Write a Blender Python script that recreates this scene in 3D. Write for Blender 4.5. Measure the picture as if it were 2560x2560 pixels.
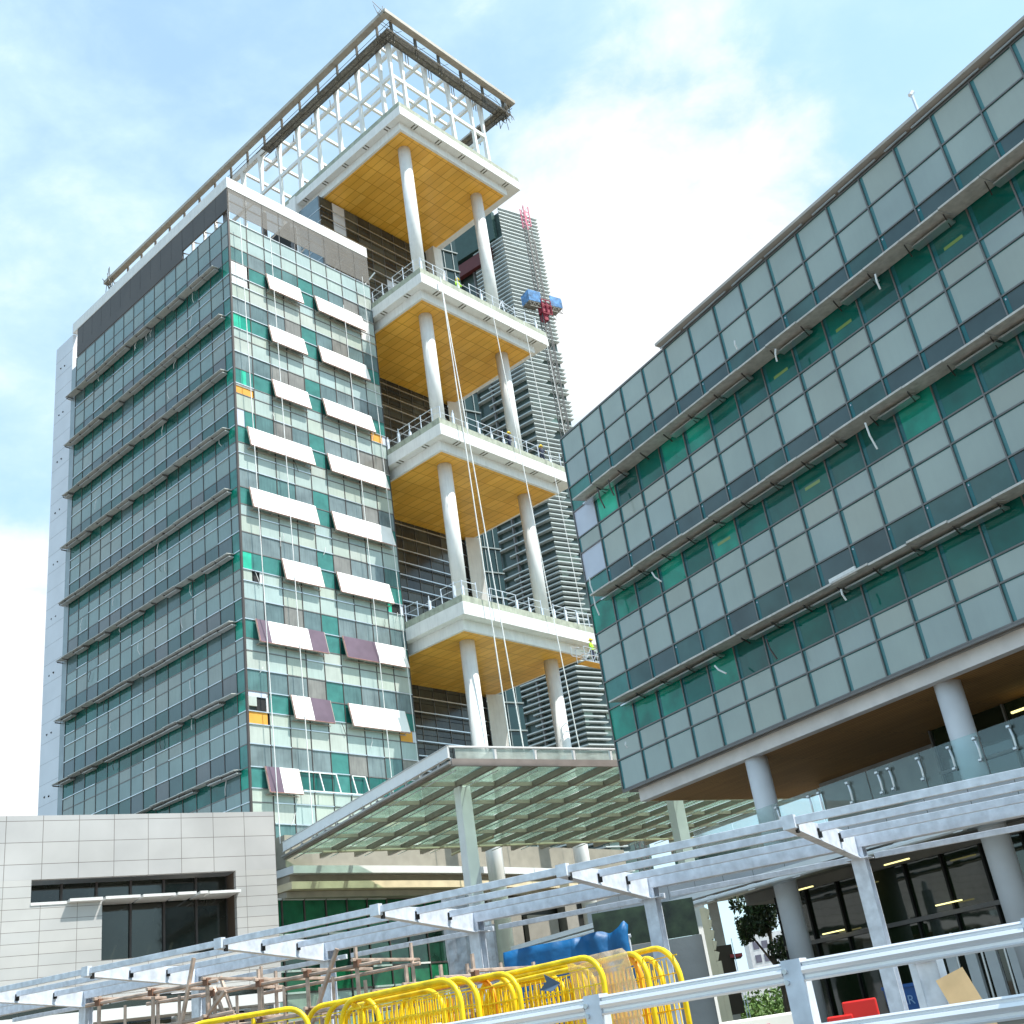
import bpy, math, random
from mathutils import Vector, Matrix
R = math.radians
random.seed(7)
scene = bpy.context.scene
for o in list(bpy.data.objects): bpy.data.objects.remove(o)
C = scene.collection

# ------------------------------------------------------------ camera
cam = bpy.data.cameras.new("camera"); camo = bpy.data.objects.new("camera", cam); C.objects.link(camo)
scene.camera = camo
PITCH, ROLL, CAMH = 0.4422772, -0.15275331, 0.7
cp, sp, cr, sr = math.cos(PITCH), math.sin(PITCH), math.cos(ROLL), math.sin(ROLL)
fwd = Vector((0, cp, sp)); rt0 = Vector((1, 0, 0)); up0 = Vector((0, -sp, cp))
right = cr*rt0 + sr*up0; up = -sr*rt0 + cr*up0
M = Matrix((right, up, -fwd)).transposed().to_4x4(); M.translation = (0, 0, CAMH)
camo.matrix_world = M
cam.sensor_width = 36; cam.lens = 36*2840.4/2560; cam.clip_start = 0.1; cam.clip_end = 3000

# ------------------------------------------------------------ sky, sun, exposure
SUN_AZ, SUN_EL = 107.5, 58.4
w = bpy.data.worlds.new("World"); scene.world = w; w.use_nodes = True
nt = w.node_tree; N = nt.nodes; L = nt.links; N.clear()
out = N.new("ShaderNodeOutputWorld"); bg = N.new("ShaderNodeBackground"); L.new(bg.outputs[0], out.inputs[0])
sky = N.new("ShaderNodeTexSky"); sky.sky_type = 'NISHITA'; sky.sun_disc = False
sky.sun_elevation = R(SUN_EL); sky.sun_rotation = R(SUN_AZ); sky.air_density = 1.0; sky.dust_density = 1.2; sky.ozone_density = 1.3
tc = N.new("ShaderNodeTexCoord")
def noise(scale, detail, rough, off, stretch=(1, 1, 1)):
    mp = N.new("ShaderNodeMapping"); mp.inputs['Location'].default_value = off; mp.inputs['Scale'].default_value = stretch
    L.new(tc.outputs['Generated'], mp.inputs[0])
    n = N.new("ShaderNodeTexNoise"); n.inputs['Scale'].default_value = scale; n.inputs['Detail'].default_value = detail
    n.inputs['Roughness'].default_value = rough; n.inputs['Distortion'].default_value = .25
    L.new(mp.outputs[0], n.inputs['Vector']); return n.outputs['Fac']
def math_n(op, a, b=None, clamp=False):
    m = N.new("ShaderNodeMath"); m.operation = op; m.use_clamp = clamp
    for i, v in enumerate((a, b)):
        if v is None: continue
        if isinstance(v, (int, float)): m.inputs[i].default_value = v
        else: L.new(v, m.inputs[i])
    return m.outputs[0]
def mrange(v, a, b, c=0, d=1):
    m = N.new("ShaderNodeMapRange"); m.interpolation_type = 'SMOOTHSTEP'
    for i, x in enumerate((a, b, c, d)): m.inputs[i+1].default_value = x
    L.new(v, m.inputs[0]); return m.outputs[0]
def lobe(az, tan_el, c0, c1):          # a cloud bank standing in one part of the sky
    e = math.atan(tan_el); a = R(az)
    vm = N.new("ShaderNodeVectorMath"); vm.operation = 'DOT_PRODUCT'
    vm.inputs[1].default_value = (math.sin(a)*math.cos(e), math.cos(a)*math.cos(e), math.sin(e))
    L.new(tc.outputs['Generated'], vm.inputs[0]); return mrange(vm.outputs['Value'], c0, c1)
big = noise(3.0, 9, .55, (1.3, .4, 2.1), (1, 1, 1.6))
fine = noise(11.0, 8, .6, (.2, 3.1, .7), (1, 1, 1.8))
dens = math_n('ADD', math_n('MULTIPLY', big, .66), math_n('MULTIPLY', fine, .34))
b1 = math_n('MULTIPLY', lobe(12.5, .66, .968, .999), .22)
b2 = math_n('MULTIPLY', lobe(-25, .20, .955, .99), .30)
b3 = math_n('MULTIPLY', lobe(9, .95, .97, .999), .04)
dens2 = math_n('ADD', math_n('ADD', dens, b1), math_n('ADD', b2, b3))
cl = mrange(dens2, .53, .76)
base = N.new("ShaderNodeMixRGB"); base.blend_type = 'MULTIPLY'; base.inputs[0].default_value = 1
L.new(sky.outputs[0], base.inputs[1]); base.inputs[2].default_value = (1.8, 2.2, 2.0, 1)
def mix(f, a, col):
    m_ = N.new("ShaderNodeMixRGB"); L.new(f, m_.inputs[0]); L.new(a, m_.inputs[1]); m_.inputs[2].default_value = (*col, 1); return m_.outputs[0]
v1 = math_n('ADD', .40, math_n('MULTIPLY', mrange(dens, .36, .66), .6), True)
c1 = mix(v1, base.outputs[0], (4.7, 6.3, 7.5))
c2 = mix(cl, c1, (6.9, 7.1, 7.3))
L.new(c2, bg.inputs[0]); bg.inputs[1].default_value = 0.10

sun = bpy.data.lights.new("sun", 'SUN'); suno = bpy.data.objects.new("sun", sun); C.objects.link(suno)
sun.energy = 4.2; sun.angle = R(.5); sun.color = (1, .955, .88)
sd = Vector((math.sin(R(SUN_AZ))*math.cos(R(SUN_EL)), math.cos(R(SUN_AZ))*math.cos(R(SUN_EL)), math.sin(R(SUN_EL))))
suno.rotation_euler = sd.to_track_quat('Z', 'Y').to_euler(); suno.location = (0, 0, 200)
scene.view_settings.view_transform = 'Standard'; scene.view_settings.look = 'None'
scene.view_settings.exposure = 0.70; scene.view_settings.gamma = 1
scene.render.engine = 'CYCLES'
scene.cycles.max_bounces = 8; scene.cycles.transparent_max_bounces = 16

# ------------------------------------------------------------ materials
def mat(name, col, rough=.5, metal=0, var=.12, vs=1.5, ior=1.45, bump=0, bs=8, alpha=1, streak=0, coat=0):
    m = bpy.data.materials.new(name); m.use_nodes = True; n = m.node_tree.nodes; l = m.node_tree.links
    p = n["Principled BSDF"]; p.inputs['Roughness'].default_value = rough; p.inputs['Metallic'].default_value = metal
    p.inputs['IOR'].default_value = ior; p.inputs['Coat Weight'].default_value = coat
    t = n.new("ShaderNodeTexCoord"); nz = n.new("ShaderNodeTexNoise"); nz.inputs['Scale'].default_value = vs; nz.inputs['Detail'].default_value = 5
    l.new(t.outputs['Object'], nz.inputs['Vector'])
    mr = n.new("ShaderNodeMapRange"); mr.inputs[1].default_value = .3; mr.inputs[2].default_value = .7
    mr.inputs[3].default_value = 1-var; mr.inputs[4].default_value = 1+var; l.new(nz.outputs['Fac'], mr.inputs[0])
    fac = mr.outputs[0]
    if streak:
        mp = n.new("ShaderNodeMapping"); mp.inputs['Scale'].default_value = (5, 5, .5); l.new(t.outputs['Object'], mp.inputs[0])
        n2 = n.new("ShaderNodeTexNoise"); n2.inputs['Scale'].default_value = 1.6; n2.inputs['Detail'].default_value = 6; l.new(mp.outputs[0], n2.inputs['Vector'])
        m2 = n.new("ShaderNodeMapRange"); m2.inputs[1].default_value = .45; m2.inputs[2].default_value = .8; m2.inputs[3].default_value = 1; m2.inputs[4].default_value = 1-streak
        l.new(n2.outputs['Fac'], m2.inputs[0]); mm = n.new("ShaderNodeMath"); mm.operation = 'MULTIPLY'; l.new(fac, mm.inputs[0]); l.new(m2.outputs[0], mm.inputs[1]); fac = mm.outputs[0]
    vm = n.new("ShaderNodeVectorMath"); vm.operation = 'SCALE'; vm.inputs[0].default_value = col[:3]; l.new(fac, vm.inputs['Scale'])
    l.new(vm.outputs[0], p.inputs['Base Color'])
    if bump:
        nb = n.new("ShaderNodeTexNoise"); nb.inputs['Scale'].default_value = bs; nb.inputs['Detail'].default_value = 3; l.new(t.outputs['Object'], nb.inputs['Vector'])
        b = n.new("ShaderNodeBump"); b.inputs['Strength'].default_value = bump; b.inputs['Distance'].default_value = .05
        l.new(nb.outputs['Fac'], b.inputs['Height']); l.new(b.outputs[0], p.inputs['Normal'])
    if alpha < 1:
        tr = n.new("ShaderNodeBsdfTransparent"); ms = n.new("ShaderNodeMixShader"); ms.inputs[0].default_value = alpha
        l.new(tr.outputs[0], ms.inputs[1]); l.new(p.outputs[0], ms.inputs[2]); l.new(ms.outputs[0], n["Material Output"].inputs[0])
    return m
def clear_glass(name, tint, gloss=.12, body=0.0, bodycol=(.3, .4, .35)):
    m = bpy.data.materials.new(name); m.use_nodes = True; n = m.node_tree.nodes; l = m.node_tree.links; n.remove(n["Principled BSDF"])
    tr = n.new("ShaderNodeBsdfTransparent"); tr.inputs[0].default_value = (*tint, 1)
    gl = n.new("ShaderNodeBsdfGlossy"); gl.inputs['Roughness'].default_value = .02
    fr = n.new("ShaderNodeLayerWeight"); fr.inputs[0].default_value = .25
    mr = n.new("ShaderNodeMath"); mr.operation = 'MULTIPLY_ADD'; mr.inputs[1].default_value = .75; mr.inputs[2].default_value = gloss; mr.use_clamp = True
    l.new(fr.outputs['Fresnel'], mr.inputs[0])
    df = n.new("ShaderNodeBsdfTranslucent"); df.inputs[0].default_value = (*bodycol, 1)
    d2 = n.new("ShaderNodeBsdfDiffuse"); d2.inputs[0].default_value = (*bodycol, 1)
    ad = n.new("ShaderNodeMixShader"); ad.inputs[0].default_value = .5; l.new(df.outputs[0], ad.inputs[1]); l.new(d2.outputs[0], ad.inputs[2])
    t = n.new("ShaderNodeTexCoord"); nz = n.new("ShaderNodeTexNoise"); nz.inputs['Scale'].default_value = 1.3; nz.inputs['Detail'].default_value = 6; l.new(t.outputs['Object'], nz.inputs['Vector'])
    dm = n.new("ShaderNodeMath"); dm.operation = 'MULTIPLY'; dm.inputs[1].default_value = 2*body; dm.use_clamp = True; l.new(nz.outputs['Fac'], dm.inputs[0])
    m1 = n.new("ShaderNodeMixShader"); l.new(dm.outputs[0], m1.inputs[0]); l.new(tr.outputs[0], m1.inputs[1]); l.new(ad.outputs[0], m1.inputs[2])
    m2 = n.new("ShaderNodeMixShader"); l.new(mr.outputs[0], m2.inputs[0]); l.new(m1.outputs[0], m2.inputs[1]); l.new(gl.outputs[0], m2.inputs[2])
    l.new(m2.outputs[0], n["Material Output"].inputs[0]); return m
def grid_mat(name, c1, c2, line, bw, bh, axes, off=.5, mortar=.012, rough=.5, metal=0, bump=.0, tilevar=1.0, coat=0):
    """panel cladding: axes picks which object axes carry the pattern"""
    m = bpy.data.materials.new(name); m.use_nodes = True; n = m.node_tree.nodes; l = m.node_tree.links; p = n["Principled BSDF"]
    p.inputs['Roughness'].default_value = rough; p.inputs['Metallic'].default_value = metal; p.inputs['Coat Weight'].default_value = coat
    t = n.new("ShaderNodeTexCoord"); s = n.new("ShaderNodeSeparateXYZ"); l.new(t.outputs['Object'], s.inputs[0])
    c = n.new("ShaderNodeCombineXYZ"); l.new(s.outputs[axes[0]], c.inputs[0]); l.new(s.outputs[axes[1]], c.inputs[1])
    b = n.new("ShaderNodeTexBrick"); l.new(c.outputs[0], b.inputs['Vector'])
    b.inputs['Color1'].default_value = (*c1, 1); b.inputs['Color2'].default_value = (*c2, 1); b.inputs['Mortar'].default_value = (*line, 1)
    b.inputs['Scale'].default_value = 1; b.inputs['Brick Width'].default_value = bw; b.inputs['Row Height'].default_value = bh
    b.inputs['Mortar Size'].default_value = mortar; b.inputs['Mortar Smooth'].default_value = .1; b.offset = off; b.offset_frequency = 2
    nz = n.new("ShaderNodeTexNoise"); nz.inputs['Scale'].default_value = .35; nz.inputs['Detail'].default_value = 6; l.new(t.outputs['Object'], nz.inputs['Vector'])
    mr = n.new("ShaderNodeMapRange"); mr.inputs[1].default_value = .3; mr.inputs[2].default_value = .7; mr.inputs[3].default_value = .85; mr.inputs[4].default_value = 1.12; l.new(nz.outputs['Fac'], mr.inputs[0])
    vm = n.new("ShaderNodeVectorMath"); vm.operation = 'SCALE'; l.new(b.outputs['Color'], vm.inputs[0]); l.new(mr.outputs[0], vm.inputs['Scale']); l.new(vm.outputs[0], p.inputs['Base Color'])
    if bump:
        bp = n.new("ShaderNodeBump"); bp.inputs['Strength'].default_value = bump; bp.inputs['Distance'].default_value = .02; bp.invert = True
        l.new(b.outputs['Fac'], bp.inputs['Height']); l.new(bp.outputs[0], p.inputs['Normal'])
    return m

WHITE = mat('white_paint', (.74, .74, .73), .45, streak=.12, var=.05)
WHITEC = mat('white_coated_steel', (.70, .71, .71), .4, var=.05)
CONC = mat('weathered_concrete_edge', (.36, .39, .32), .8, var=.22, vs=2.5, streak=.25)
CONCG = mat('grey_concrete', (.30, .29, .28), .85, var=.15, vs=.9, bump=.15)
SILVER = mat('brushed_aluminium', (.62, .64, .66), .32, .85, var=.08)
DARKAL = mat('dark_bronze_frame', (.075, .062, .058), .45, .3)
FRAME = mat('grey_mullion', (.17, .16, .155), .4, .4)
BLACK = mat('black_void', (.008, .008, .008), .6)
YWOOD = grid_mat('yellow_soffit_panels', (.90, .50, .085), (.76, .385, .045), (.50, .22, .012), 1.36, .62, (1, 0), off=0, mortar=.024, rough=.38, coat=.1)
BWOOD = grid_mat('brown_timber_soffit', (.42, .22, .07), (.36, .18, .055), (.16, .075, .025), 6, .16, (0, 1), mortar=.014, rough=.75)
BOARD = mat('white_wrapped_sunshade', (.86, .86, .84), .4, var=.03)
PINKE = mat('faded_pink_edge', (.46, .22, .19), .6, var=.35, vs=5)
PURPLE = mat('bare_plum_metal', (.15, .105, .14), .35, .3)
SHELF = mat('dusty_grey_shelf', (.55, .53, .50), .6, .1, var=.15, vs=4, streak=.2)
SHELFL = mat('dusty_slate_shelf', (.52, .53, .51), .6, .1, var=.15, vs=4, streak=.2)
PLY = mat('orange_plywood', (.72, .34, .05), .7, var=.1)
PLY2 = mat('pale_plywood', (.72, .50, .27), .7, var=.14, vs=4)
GREYSCREEN = mat('dark_grey_panel', (.075, .065, .058), .5, var=.1, vs=.6)
MESHSCREEN = mat('perforated_metal_screen', (.15, .14, .125), .55, var=.1, vs=1, alpha=.62)
ROOFSURF = mat('roof_membrane', (.35, .35, .34), .9)
CLAD = mat('silver_white_cladding', (.62, .64, .69), .35, .1, var=.06, vs=.5)
PODCLAD = grid_mat('podium_aluminium_panels', (.515, .50, .48), (.48, .475, .465), (.20, .18, .165), 1.27, .386, (0, 2), off=0, mortar=.010, rough=.35, metal=.15)
PODCLAD2 = grid_mat('podium_aluminium_panels_large', (.515, .50, .485), (.485, .475, .47), (.20, .18, .165), 1.27, .772, (0, 2), off=0, mortar=.012, rough=.35, metal=.15)
DGLASS = mat('dark_brown_glass', (.022, .024, .018), .05, ior=1.6, bump=.05, bs=1.2, var=.4, vs=.5)
WALLG = [mat('core_glass_%s' % k, c, .16, ior=1.5, var=.25, vs=.8, streak=.3) for k, c in (('a', (.055, .055, .045)), ('b', (.038, .038, .032)), ('c', (.085, .085, .07)), ('d', (.028, .03, .03)))]
TEAL = mat('teal_vision_glass', (.008, .10, .086), .06, ior=1.55, bump=.03, bs=1.5, var=.35, vs=.7, streak=.15)
TEALL = mat('pale_teal_glass', (.045, .19, .17), .08, ior=1.5, bump=.03, bs=1.5, var=.2)
GREEN = mat('green_vision_glass', (.006, .24, .17), .06, ior=1.5, bump=.03, bs=1.5, var=.45, vs=.9)
BRIGHTG = mat('backlit_green_film', (.03, .45, .30), .25, var=.25, vs=1.5)
GREYG = [mat('smoky_glass_%s' % k, c, .10, ior=1.5, bump=.03, bs=1.2, var=.25, vs=.8, streak=.3) for k, c in (('a', (.17, .22, .23)), ('b', (.12, .18, .19)), ('c', (.22, .215, .20)), ('d', (.09, .18, .18)))]
PALE = [mat('frosted_panel_%s' % k, c, .13, ior=1.5, bump=.02, bs=1, var=.10, vs=.6, streak=.12) for k, c in (('a', (.39, .47, .445)), ('b', (.41, .465, .41)), ('c', (.36, .455, .45)), ('d', (.43, .47, .43)))]
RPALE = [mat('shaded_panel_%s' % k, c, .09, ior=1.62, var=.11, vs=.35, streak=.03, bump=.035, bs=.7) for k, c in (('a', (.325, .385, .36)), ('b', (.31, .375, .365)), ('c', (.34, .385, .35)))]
REDGE = mat('panel_glass_edge', (.06, .20, .215), .1, ior=1.5)  # teal colour stands in for the reflection inside the pane edge
LILAC = mat('unglazed_white_panel', (.52, .56, .66), .35, var=.04)
HOLE = BLACK
CANGLASS = clear_glass('canopy_glass', (.80, .95, .88), .03, .30, (.66, .80, .70))
RAILGLASS = clear_glass('balustrade_glass', (.84, .93, .93), .04, .05)
LOBBY = mat('lobby_glass', (.012, .022, .010), .03, ior=1.7, bump=.12, bs=.5, var=.5, vs=.4)
GALV = mat('galvanised_steel', (.64, .69, .77), .36, .15, var=.17, vs=6, streak=.12)
RAILM = mat('guardrail_aluminium', (.88, .88, .90), .25, .4, var=.05)
YEL = mat('yellow_barrier_paint', (.88, .62, .008), .42, var=.16, vs=9, streak=.3)
ORG = mat('orange_barrier_paint', (.82, .33, .01), .45, var=.15, vs=5)
SCAF = mat('rusty_scaffold_tube', (.42, .32, .26), .55, .3, var=.45, vs=6)
SCAFD = mat('dark_scaffold_tube', (.13, .12, .105), .6, .4, var=.2)
DECK = mat('scaffold_mesh_deck', (.17, .155, .13), .8, var=.5, vs=5, alpha=.80)
ROPE = mat('white_rope', (.75, .75, .74), .8)
TARP = mat('blue_tarpaulin', (.0, .105, .29), .5, var=.3, vs=2, bump=.8, bs=2.5)
PLASTIC = mat('plastic_wrap', (.42, .43, .46), .25, var=.25, vs=3, bump=1, bs=4)
CLEARP = mat('clear_plastic_wrap', (.85, .66, .42), .12, var=.15, bump=.7, bs=6, alpha=.42)
BEIGE = mat('beige_render', (.62, .53, .36), .7)
LEAF = [mat('leaf_%s' % k, c, .6, var=.35, vs=3) for k, c in (('a', (.03, .06, .012)), ('b', (.07, .14, .025)), ('c', (.015, .03, .008)))]
BARK = mat('bark', (.09, .07, .05), .9)
RED = mat('red_plastic', (.70, .02, .015), .4)
REDP = mat('red_hoist_paint', (.28, .02, .045), .45)
PINK = mat('pink_red_lattice', (.62, .15, .24), .5)
BLUEP = mat('blue_hoist_panel', (.08, .24, .50), .4, var=.6, vs=1.5, alpha=.8)
BLUES = mat('blue_skip_paint', (.01, .07, .25), .5, var=.2)
WPLAS = mat('white_plastic', (.80, .76, .68), .4)
SKIN = mat('skin', (.32, .18, .11), .6)
HIVIS = mat('lime_workwear', (.45, .80, .05), .7)
NAVY = mat('navy_workwear', (.03, .04, .08), .8)
HELM = mat('yellow_helmet', (.85, .62, .02), .35)
FINM = mat('louvre_blade', (.52, .57, .57), .4, .1, var=.06)
BGG = [mat('far_tower_glass_a', (.06, .09, .085), .12, var=.3, vs=.3), mat('far_tower_glass_b', (.30, .42, .38), .2, var=.2, vs=.3), mat('far_tower_glass_c', (.02, .03, .03), .1)]
FARW = mat('far_white_wall', (.72, .72, .74), .8)
m = bpy.data.materials.new('fluorescent_tube'); m.use_nodes = True
pb = m.node_tree.nodes["Principled BSDF"]; pb.inputs['Emission Color'].default_value = (1, .9, .35, 1); pb.inputs['Emission Strength'].default_value = 1.0; pb.inputs['Base Color'].default_value = (.9, .9, .7, 1); LAMP = m

m = bpy.data.materials.new('office_lamp_behind_green_glass'); m.use_nodes = True
pb = m.node_tree.nodes["Principled BSDF"]; pb.inputs['Emission Color'].default_value = (.35, .45, .10, 1); pb.inputs['Emission Strength'].default_value = .14; pb.inputs['Base Color'].default_value = (.03, .12, .06, 1); pb.inputs['Roughness'].default_value = .1; DIML = m
# ------------------------------------------------------------ mesh helpers
class MB:
    def __init__(s): s.v = []; s.f = []; s.m = []
    def hexa(s, p, mi=0):      # p: 8 points, bottom ring 0-3, top ring 4-7
        k = len(s.v); s.v += [tuple(q) for q in p]
        for f in ((3, 2, 1, 0), (4, 5, 6, 7), (0, 1, 5, 4), (1, 2, 6, 5), (2, 3, 7, 6), (3, 0, 4, 7)):
            s.f.append(tuple(k+i for i in f)); s.m.append(mi)
        return s
    def box(s, x0, x1, y0, y1, z0, z1, mi=0):
        return s.hexa([(x0, y0, z0), (x1, y0, z0), (x1, y1, z0), (x0, y1, z0), (x0, y0, z1), (x1, y0, z1), (x1, y1, z1), (x0, y1, z1)], mi)
    def tube(s, pts, r, n=6, mi=0, r2=None, cap=True):
        pts = [Vector(p) for p in pts]; k = len(s.v); up = None
        for i, p in enumerate(pts):
            t = ((pts[min(i+1, len(pts)-1)]-p).normalized()+(p-pts[max(i-1, 0)]).normalized())
            t = t.normalized() if t.length > 1e-6 else Vector((0, 0, 1))
            if up is None:
                up = Vector((0, 0, 1)) if abs(t.z) < .9 else Vector((1, 0, 0))
            a = t.cross(up).normalized(); b = a.cross(t).normalized(); up = b
            rr = r if r2 is None else r+(r2-r)*i/(len(pts)-1)
            for j in range(n):
                q = 2*math.pi*(j+.5)/n; s.v.append(tuple(p+a*math.cos(q)*rr+b*math.sin(q)*rr))
        for i in range(len(pts)-1):
            for j in range(n):
                s.f.append((k+i*n+j, k+i*n+(j+1) % n, k+(i+1)*n+(j+1) % n, k+(i+1)*n+j)); s.m.append(mi)
        if cap:
            s.f.append(tuple(k+j for j in range(n-1, -1, -1))); s.m.append(mi)
            e = k+(len(pts)-1)*n; s.f.append(tuple(e+j for j in range(n))); s.m.append(mi)
        return s
    def beam(s, a, b, w, h, mi=0):     # rectangular bar from a to b (top view width w, height h), centred
        a = Vector(a); b = Vector(b); t = (b-a).normalized()
        ref = Vector((0, 0, 1)) if abs(t.z) < .95 else Vector((0, 1, 0))
        x = t.cross(ref).normalized()*w/2; y = x.cross(t).normalized()*h/2
        return s.hexa([a-x-y, a+x-y, b+x-y, b-x-y, a-x+y, a+x+y, b+x+y, b-x+y], mi)
    def build(s, name, mats, parent=None, smooth=False, bevel=0):
        me = bpy.data.meshes.new(name); me.from_pydata(s.v, [], s.f)
        if not isinstance(mats, (list, tuple)): mats = [mats]
        for q in mats: me.materials.append(q)
        me.polygons.foreach_set('material_index', s.m)
        if smooth: me.polygons.foreach_set('use_smooth', [True]*len(s.f))
        me.update(); o = bpy.data.objects.new(name, me); C.objects.link(o)
        if parent: o.parent = parent
        if bevel:
            b = o.modifiers.new('bevel', 'BEVEL'); b.width = bevel; b.segments = 2; b.limit_method = 'ANGLE'
        return o
def tag(o, label=None, cat=None, group=None, kind=None):
    if label: o['label'] = label
    if cat: o['category'] = cat
    if group: o['group'] = group
    if kind: o['kind'] = kind
    return o
def thing(name, label, cat, loc=(0, 0, 0), rz=0, group=None):
    o = bpy.data.objects.new(name, None); C.objects.link(o); o.location = loc; o.rotation_euler = (0, 0, rz)
    o.empty_display_size = .5
    return tag(o, label, cat, group)
def pol(az, D, z=0): return Vector((D*math.sin(R(az)), D*math.cos(R(az)), z))
def rnd(a, b): return random.uniform(a, b)
def split_parts(items, name, mats, parent, n=100):
    """items: (priority, [(box, mat)...]) - the n that show largest become parts, the rest one mass"""
    items.sort(key=lambda t: t[0])
    for pr, bs in items[:n]:
        b = MB()
        for bx, mi in bs: b.box(*bx, mi)
        b.build(name, mats, parent)
    if items[n:]:
        b = MB()
        for pr, bs in items[n:]:
            for bx, mi in bs: b.box(*bx, mi)
        b.build(name, mats, parent)['kind'] = 'stuff'

# ------------------------------------------------------------ ground
g = MB(); g.v = [(-900, -300, 0), (900, -300, 0), (900, 1500, 0), (-900, 1500, 0)]; g.f = [(0, 1, 2, 3)]; g.m = [0]
tag(g.build('ground', mat('dusty_site_ground', (.20, .17, .13), .95, var=.25, vs=.2)), kind='structure')
rd = MB().box(-60, 60, -6, 7.2, 0, .004); tag(rd.build('road', mat('asphalt', (.05, .05, .05), .9, var=.2, vs=2)), kind='structure')
kb = MB().box(-60, 60, 7.2, 7.4, 0, .14); tag(kb.build('kerb', CONCG), kind='structure')

# ============================================================ MAIN TOWER
# local frame: x along the sunlit front face, y back into the building
TOW = thing('office_tower', 'tall green glass office tower with open yellow-ceilinged sky terraces and white roof frame', 'building', (-15.467, 57.972, 0), R(50.59))
X1 = 12.12; DEP = 19.7
b = MB().box(.10, X1-.1, .10, DEP, 9.9, 52.05)
b.build('tower_core', mat('core_backing', (.03, .05, .05), .8), TOW)
rows = [(52.28, 51.16, 'P'), (51.16, 50.11, 'P'), (50.11, 48.97, 'G')]
for k in range(9):
    t = 48.97-4.12*k
    rows += [(t, t-1.12, 'V'), (t-1.12, t-1.83, 'S'), (t-1.83, t-2.90, 'P'), (t-2.90, t-4.12, 'G')]
rows = [r for r in rows if r[0] > 12.4]
LEFTM = [mat('left_panel_%s' % k, c, .12, ior=1.5, var=.08, vs=.6, streak=.1, bump=.02, bs=1) for k, c in (('a', (.215, .30, .295)), ('b', (.235, .305, .29)), ('c', (.20, .285, .285)), ('d', (.25, .30, .285)), ('dark_a', (.075, .135, .14)), ('dark_b', (.10, .14, .15)), ('dark_c', (.14, .155, .16)), ('dark_d', (.055, .13, .125)))]  # darker copies of the front pane colours, shade put into the colour
PM = PALE+GREYG+[TEAL, TEALL, BRIGHTG, WHITE, PLY, HOLE, LILAC, GREEN]+LEFTM
iP, iG, iT, iTL, iBG, iW, iPLY, iH, iLI, iGR = 0, 4, 8, 9, 10, 11, 12, 13, 14, 15
mx_ = [0, 1.39, 2.74, 4.11, 5.41, 6.68, 8.04, 9.39, 10.76, X1]
win, spa = [], []
for ri, (zt, zb, ty) in enumerate(rows):
    k = (ri-3)//4
    for c in range(9):
        x0, x1 = mx_[c]+.02, mx_[c+1]-.02; y0, y1 = -.012-random.random()*.004, .08
        if ty in 'PS': mi = iP+random.choice((0, 0, 1, 1, 2, 3))
        elif ty == 'G': mi = iG+random.choice((0, 0, 1, 2, 3, 0))
        else: mi = iTL if c in (0, 1, 8) else iT
        if c == 4 and ty in 'GV': mi = iTL
        pieces = [((x0, x1, y0, y1, zb+.02, zt-.02), mi)]
        if c == 0 and ri >= 3:
            if k == 0 and ty in 'VS': pieces = [((x0+.04, x1-.1, y0, y1, zb+.04, zt-.04), iW)]
            if k == 1 and ty == 'V': pieces = [((x0, .62, y0, y1, zb+.02, zt-.02), iBG), ((.62, x1, y0, y1, zb+.02, zt-.02), iGR)]
            if k == 2 and ty == 'V': pieces = [((x0, .5, y0, y1, zb+.02, zt-.02), iTL), ((.5, .85, y0, y1, zb+.02, zt-.02), iBG), ((.85, x1, y0, y1, zb+.02, zt-.02), iTL)]
            if k == 2 and ty == 'G': pieces = [((x0, .6, y0, y1, zb+.02, zt-.02), iLI), ((.6, x1, y0, y1, zb+.02, zt-.02), iTL)]
            if k == 2 and ty == 'S': pieces = [((x0, x1, .03, .08, zb+.02, zt-.02), iPLY), ((x0, x1, y0, y1, zt-.14, zt-.02), iW)]
            if k == 5 and ty == 'V': pieces = [((x0, .66, y0, y1, zb+.02, zt-.02), iBG), ((.66, x1, y0, y1, zb+.02, zt-.02), iTL)]
            if k == 5 and ty == 'S': pieces = [((x0, .66, y0, y1, zb+.02, zt-.02), iP+1), ((.66, 1.2, .05, .08, zb+.05, zt-.05), iH), ((1.2, x1, y0, y1, zb+.02, zt-.02), iW)]
            if k == 7 and ty == 'V': pieces = [((x0, .62, y0, y1, zb+.3, zt-.3), iP+3), ((x0, .1, y0, y1, zb, zt), iW), ((.62, x1-.12, .05, .08, zb+.1, zt-.35), iH), ((x1-.12, x1, y0, y1, zb, zt), iW), ((x0, x1, y0, y1, zt-.3, zt), iLI)]
            if k == 7 and ty == 'S': pieces = [((x0+.04, x1-.1, y0, y1, zb+.02, zt+.05), iPLY)]
        if c == 8 and ri >= 3:
            if k in (0,) and ty in 'VS': pieces = [((x0, x1-.45, y0, y1, zb+.02, zt-.02), iW), ((x1-.42, x1, y0, y1, zb+.02, zt-.02), iP)]
            if k in (2, 7) and ty == 'S': pieces = [((x0, x1-.3, y0+.01, y1, zb+.02, zt-.02), iPLY), ((x1-.3, x1, y0, y1, zb, zt), iLI)]
            if k == 5 and ty == 'S': pieces = [((x0, x0+.35, y0, y1, zb, zt), iBG), ((x0+.35, x1-.25, .05, .08, zb+.05, zt-.05), iH), ((x1-.25, x1, y0, y1, zb, zt), iLI)]
        (win if ty in 'VG' else spa).append((zt+(0 if ty in 'VG' else 0), pieces))
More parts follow.
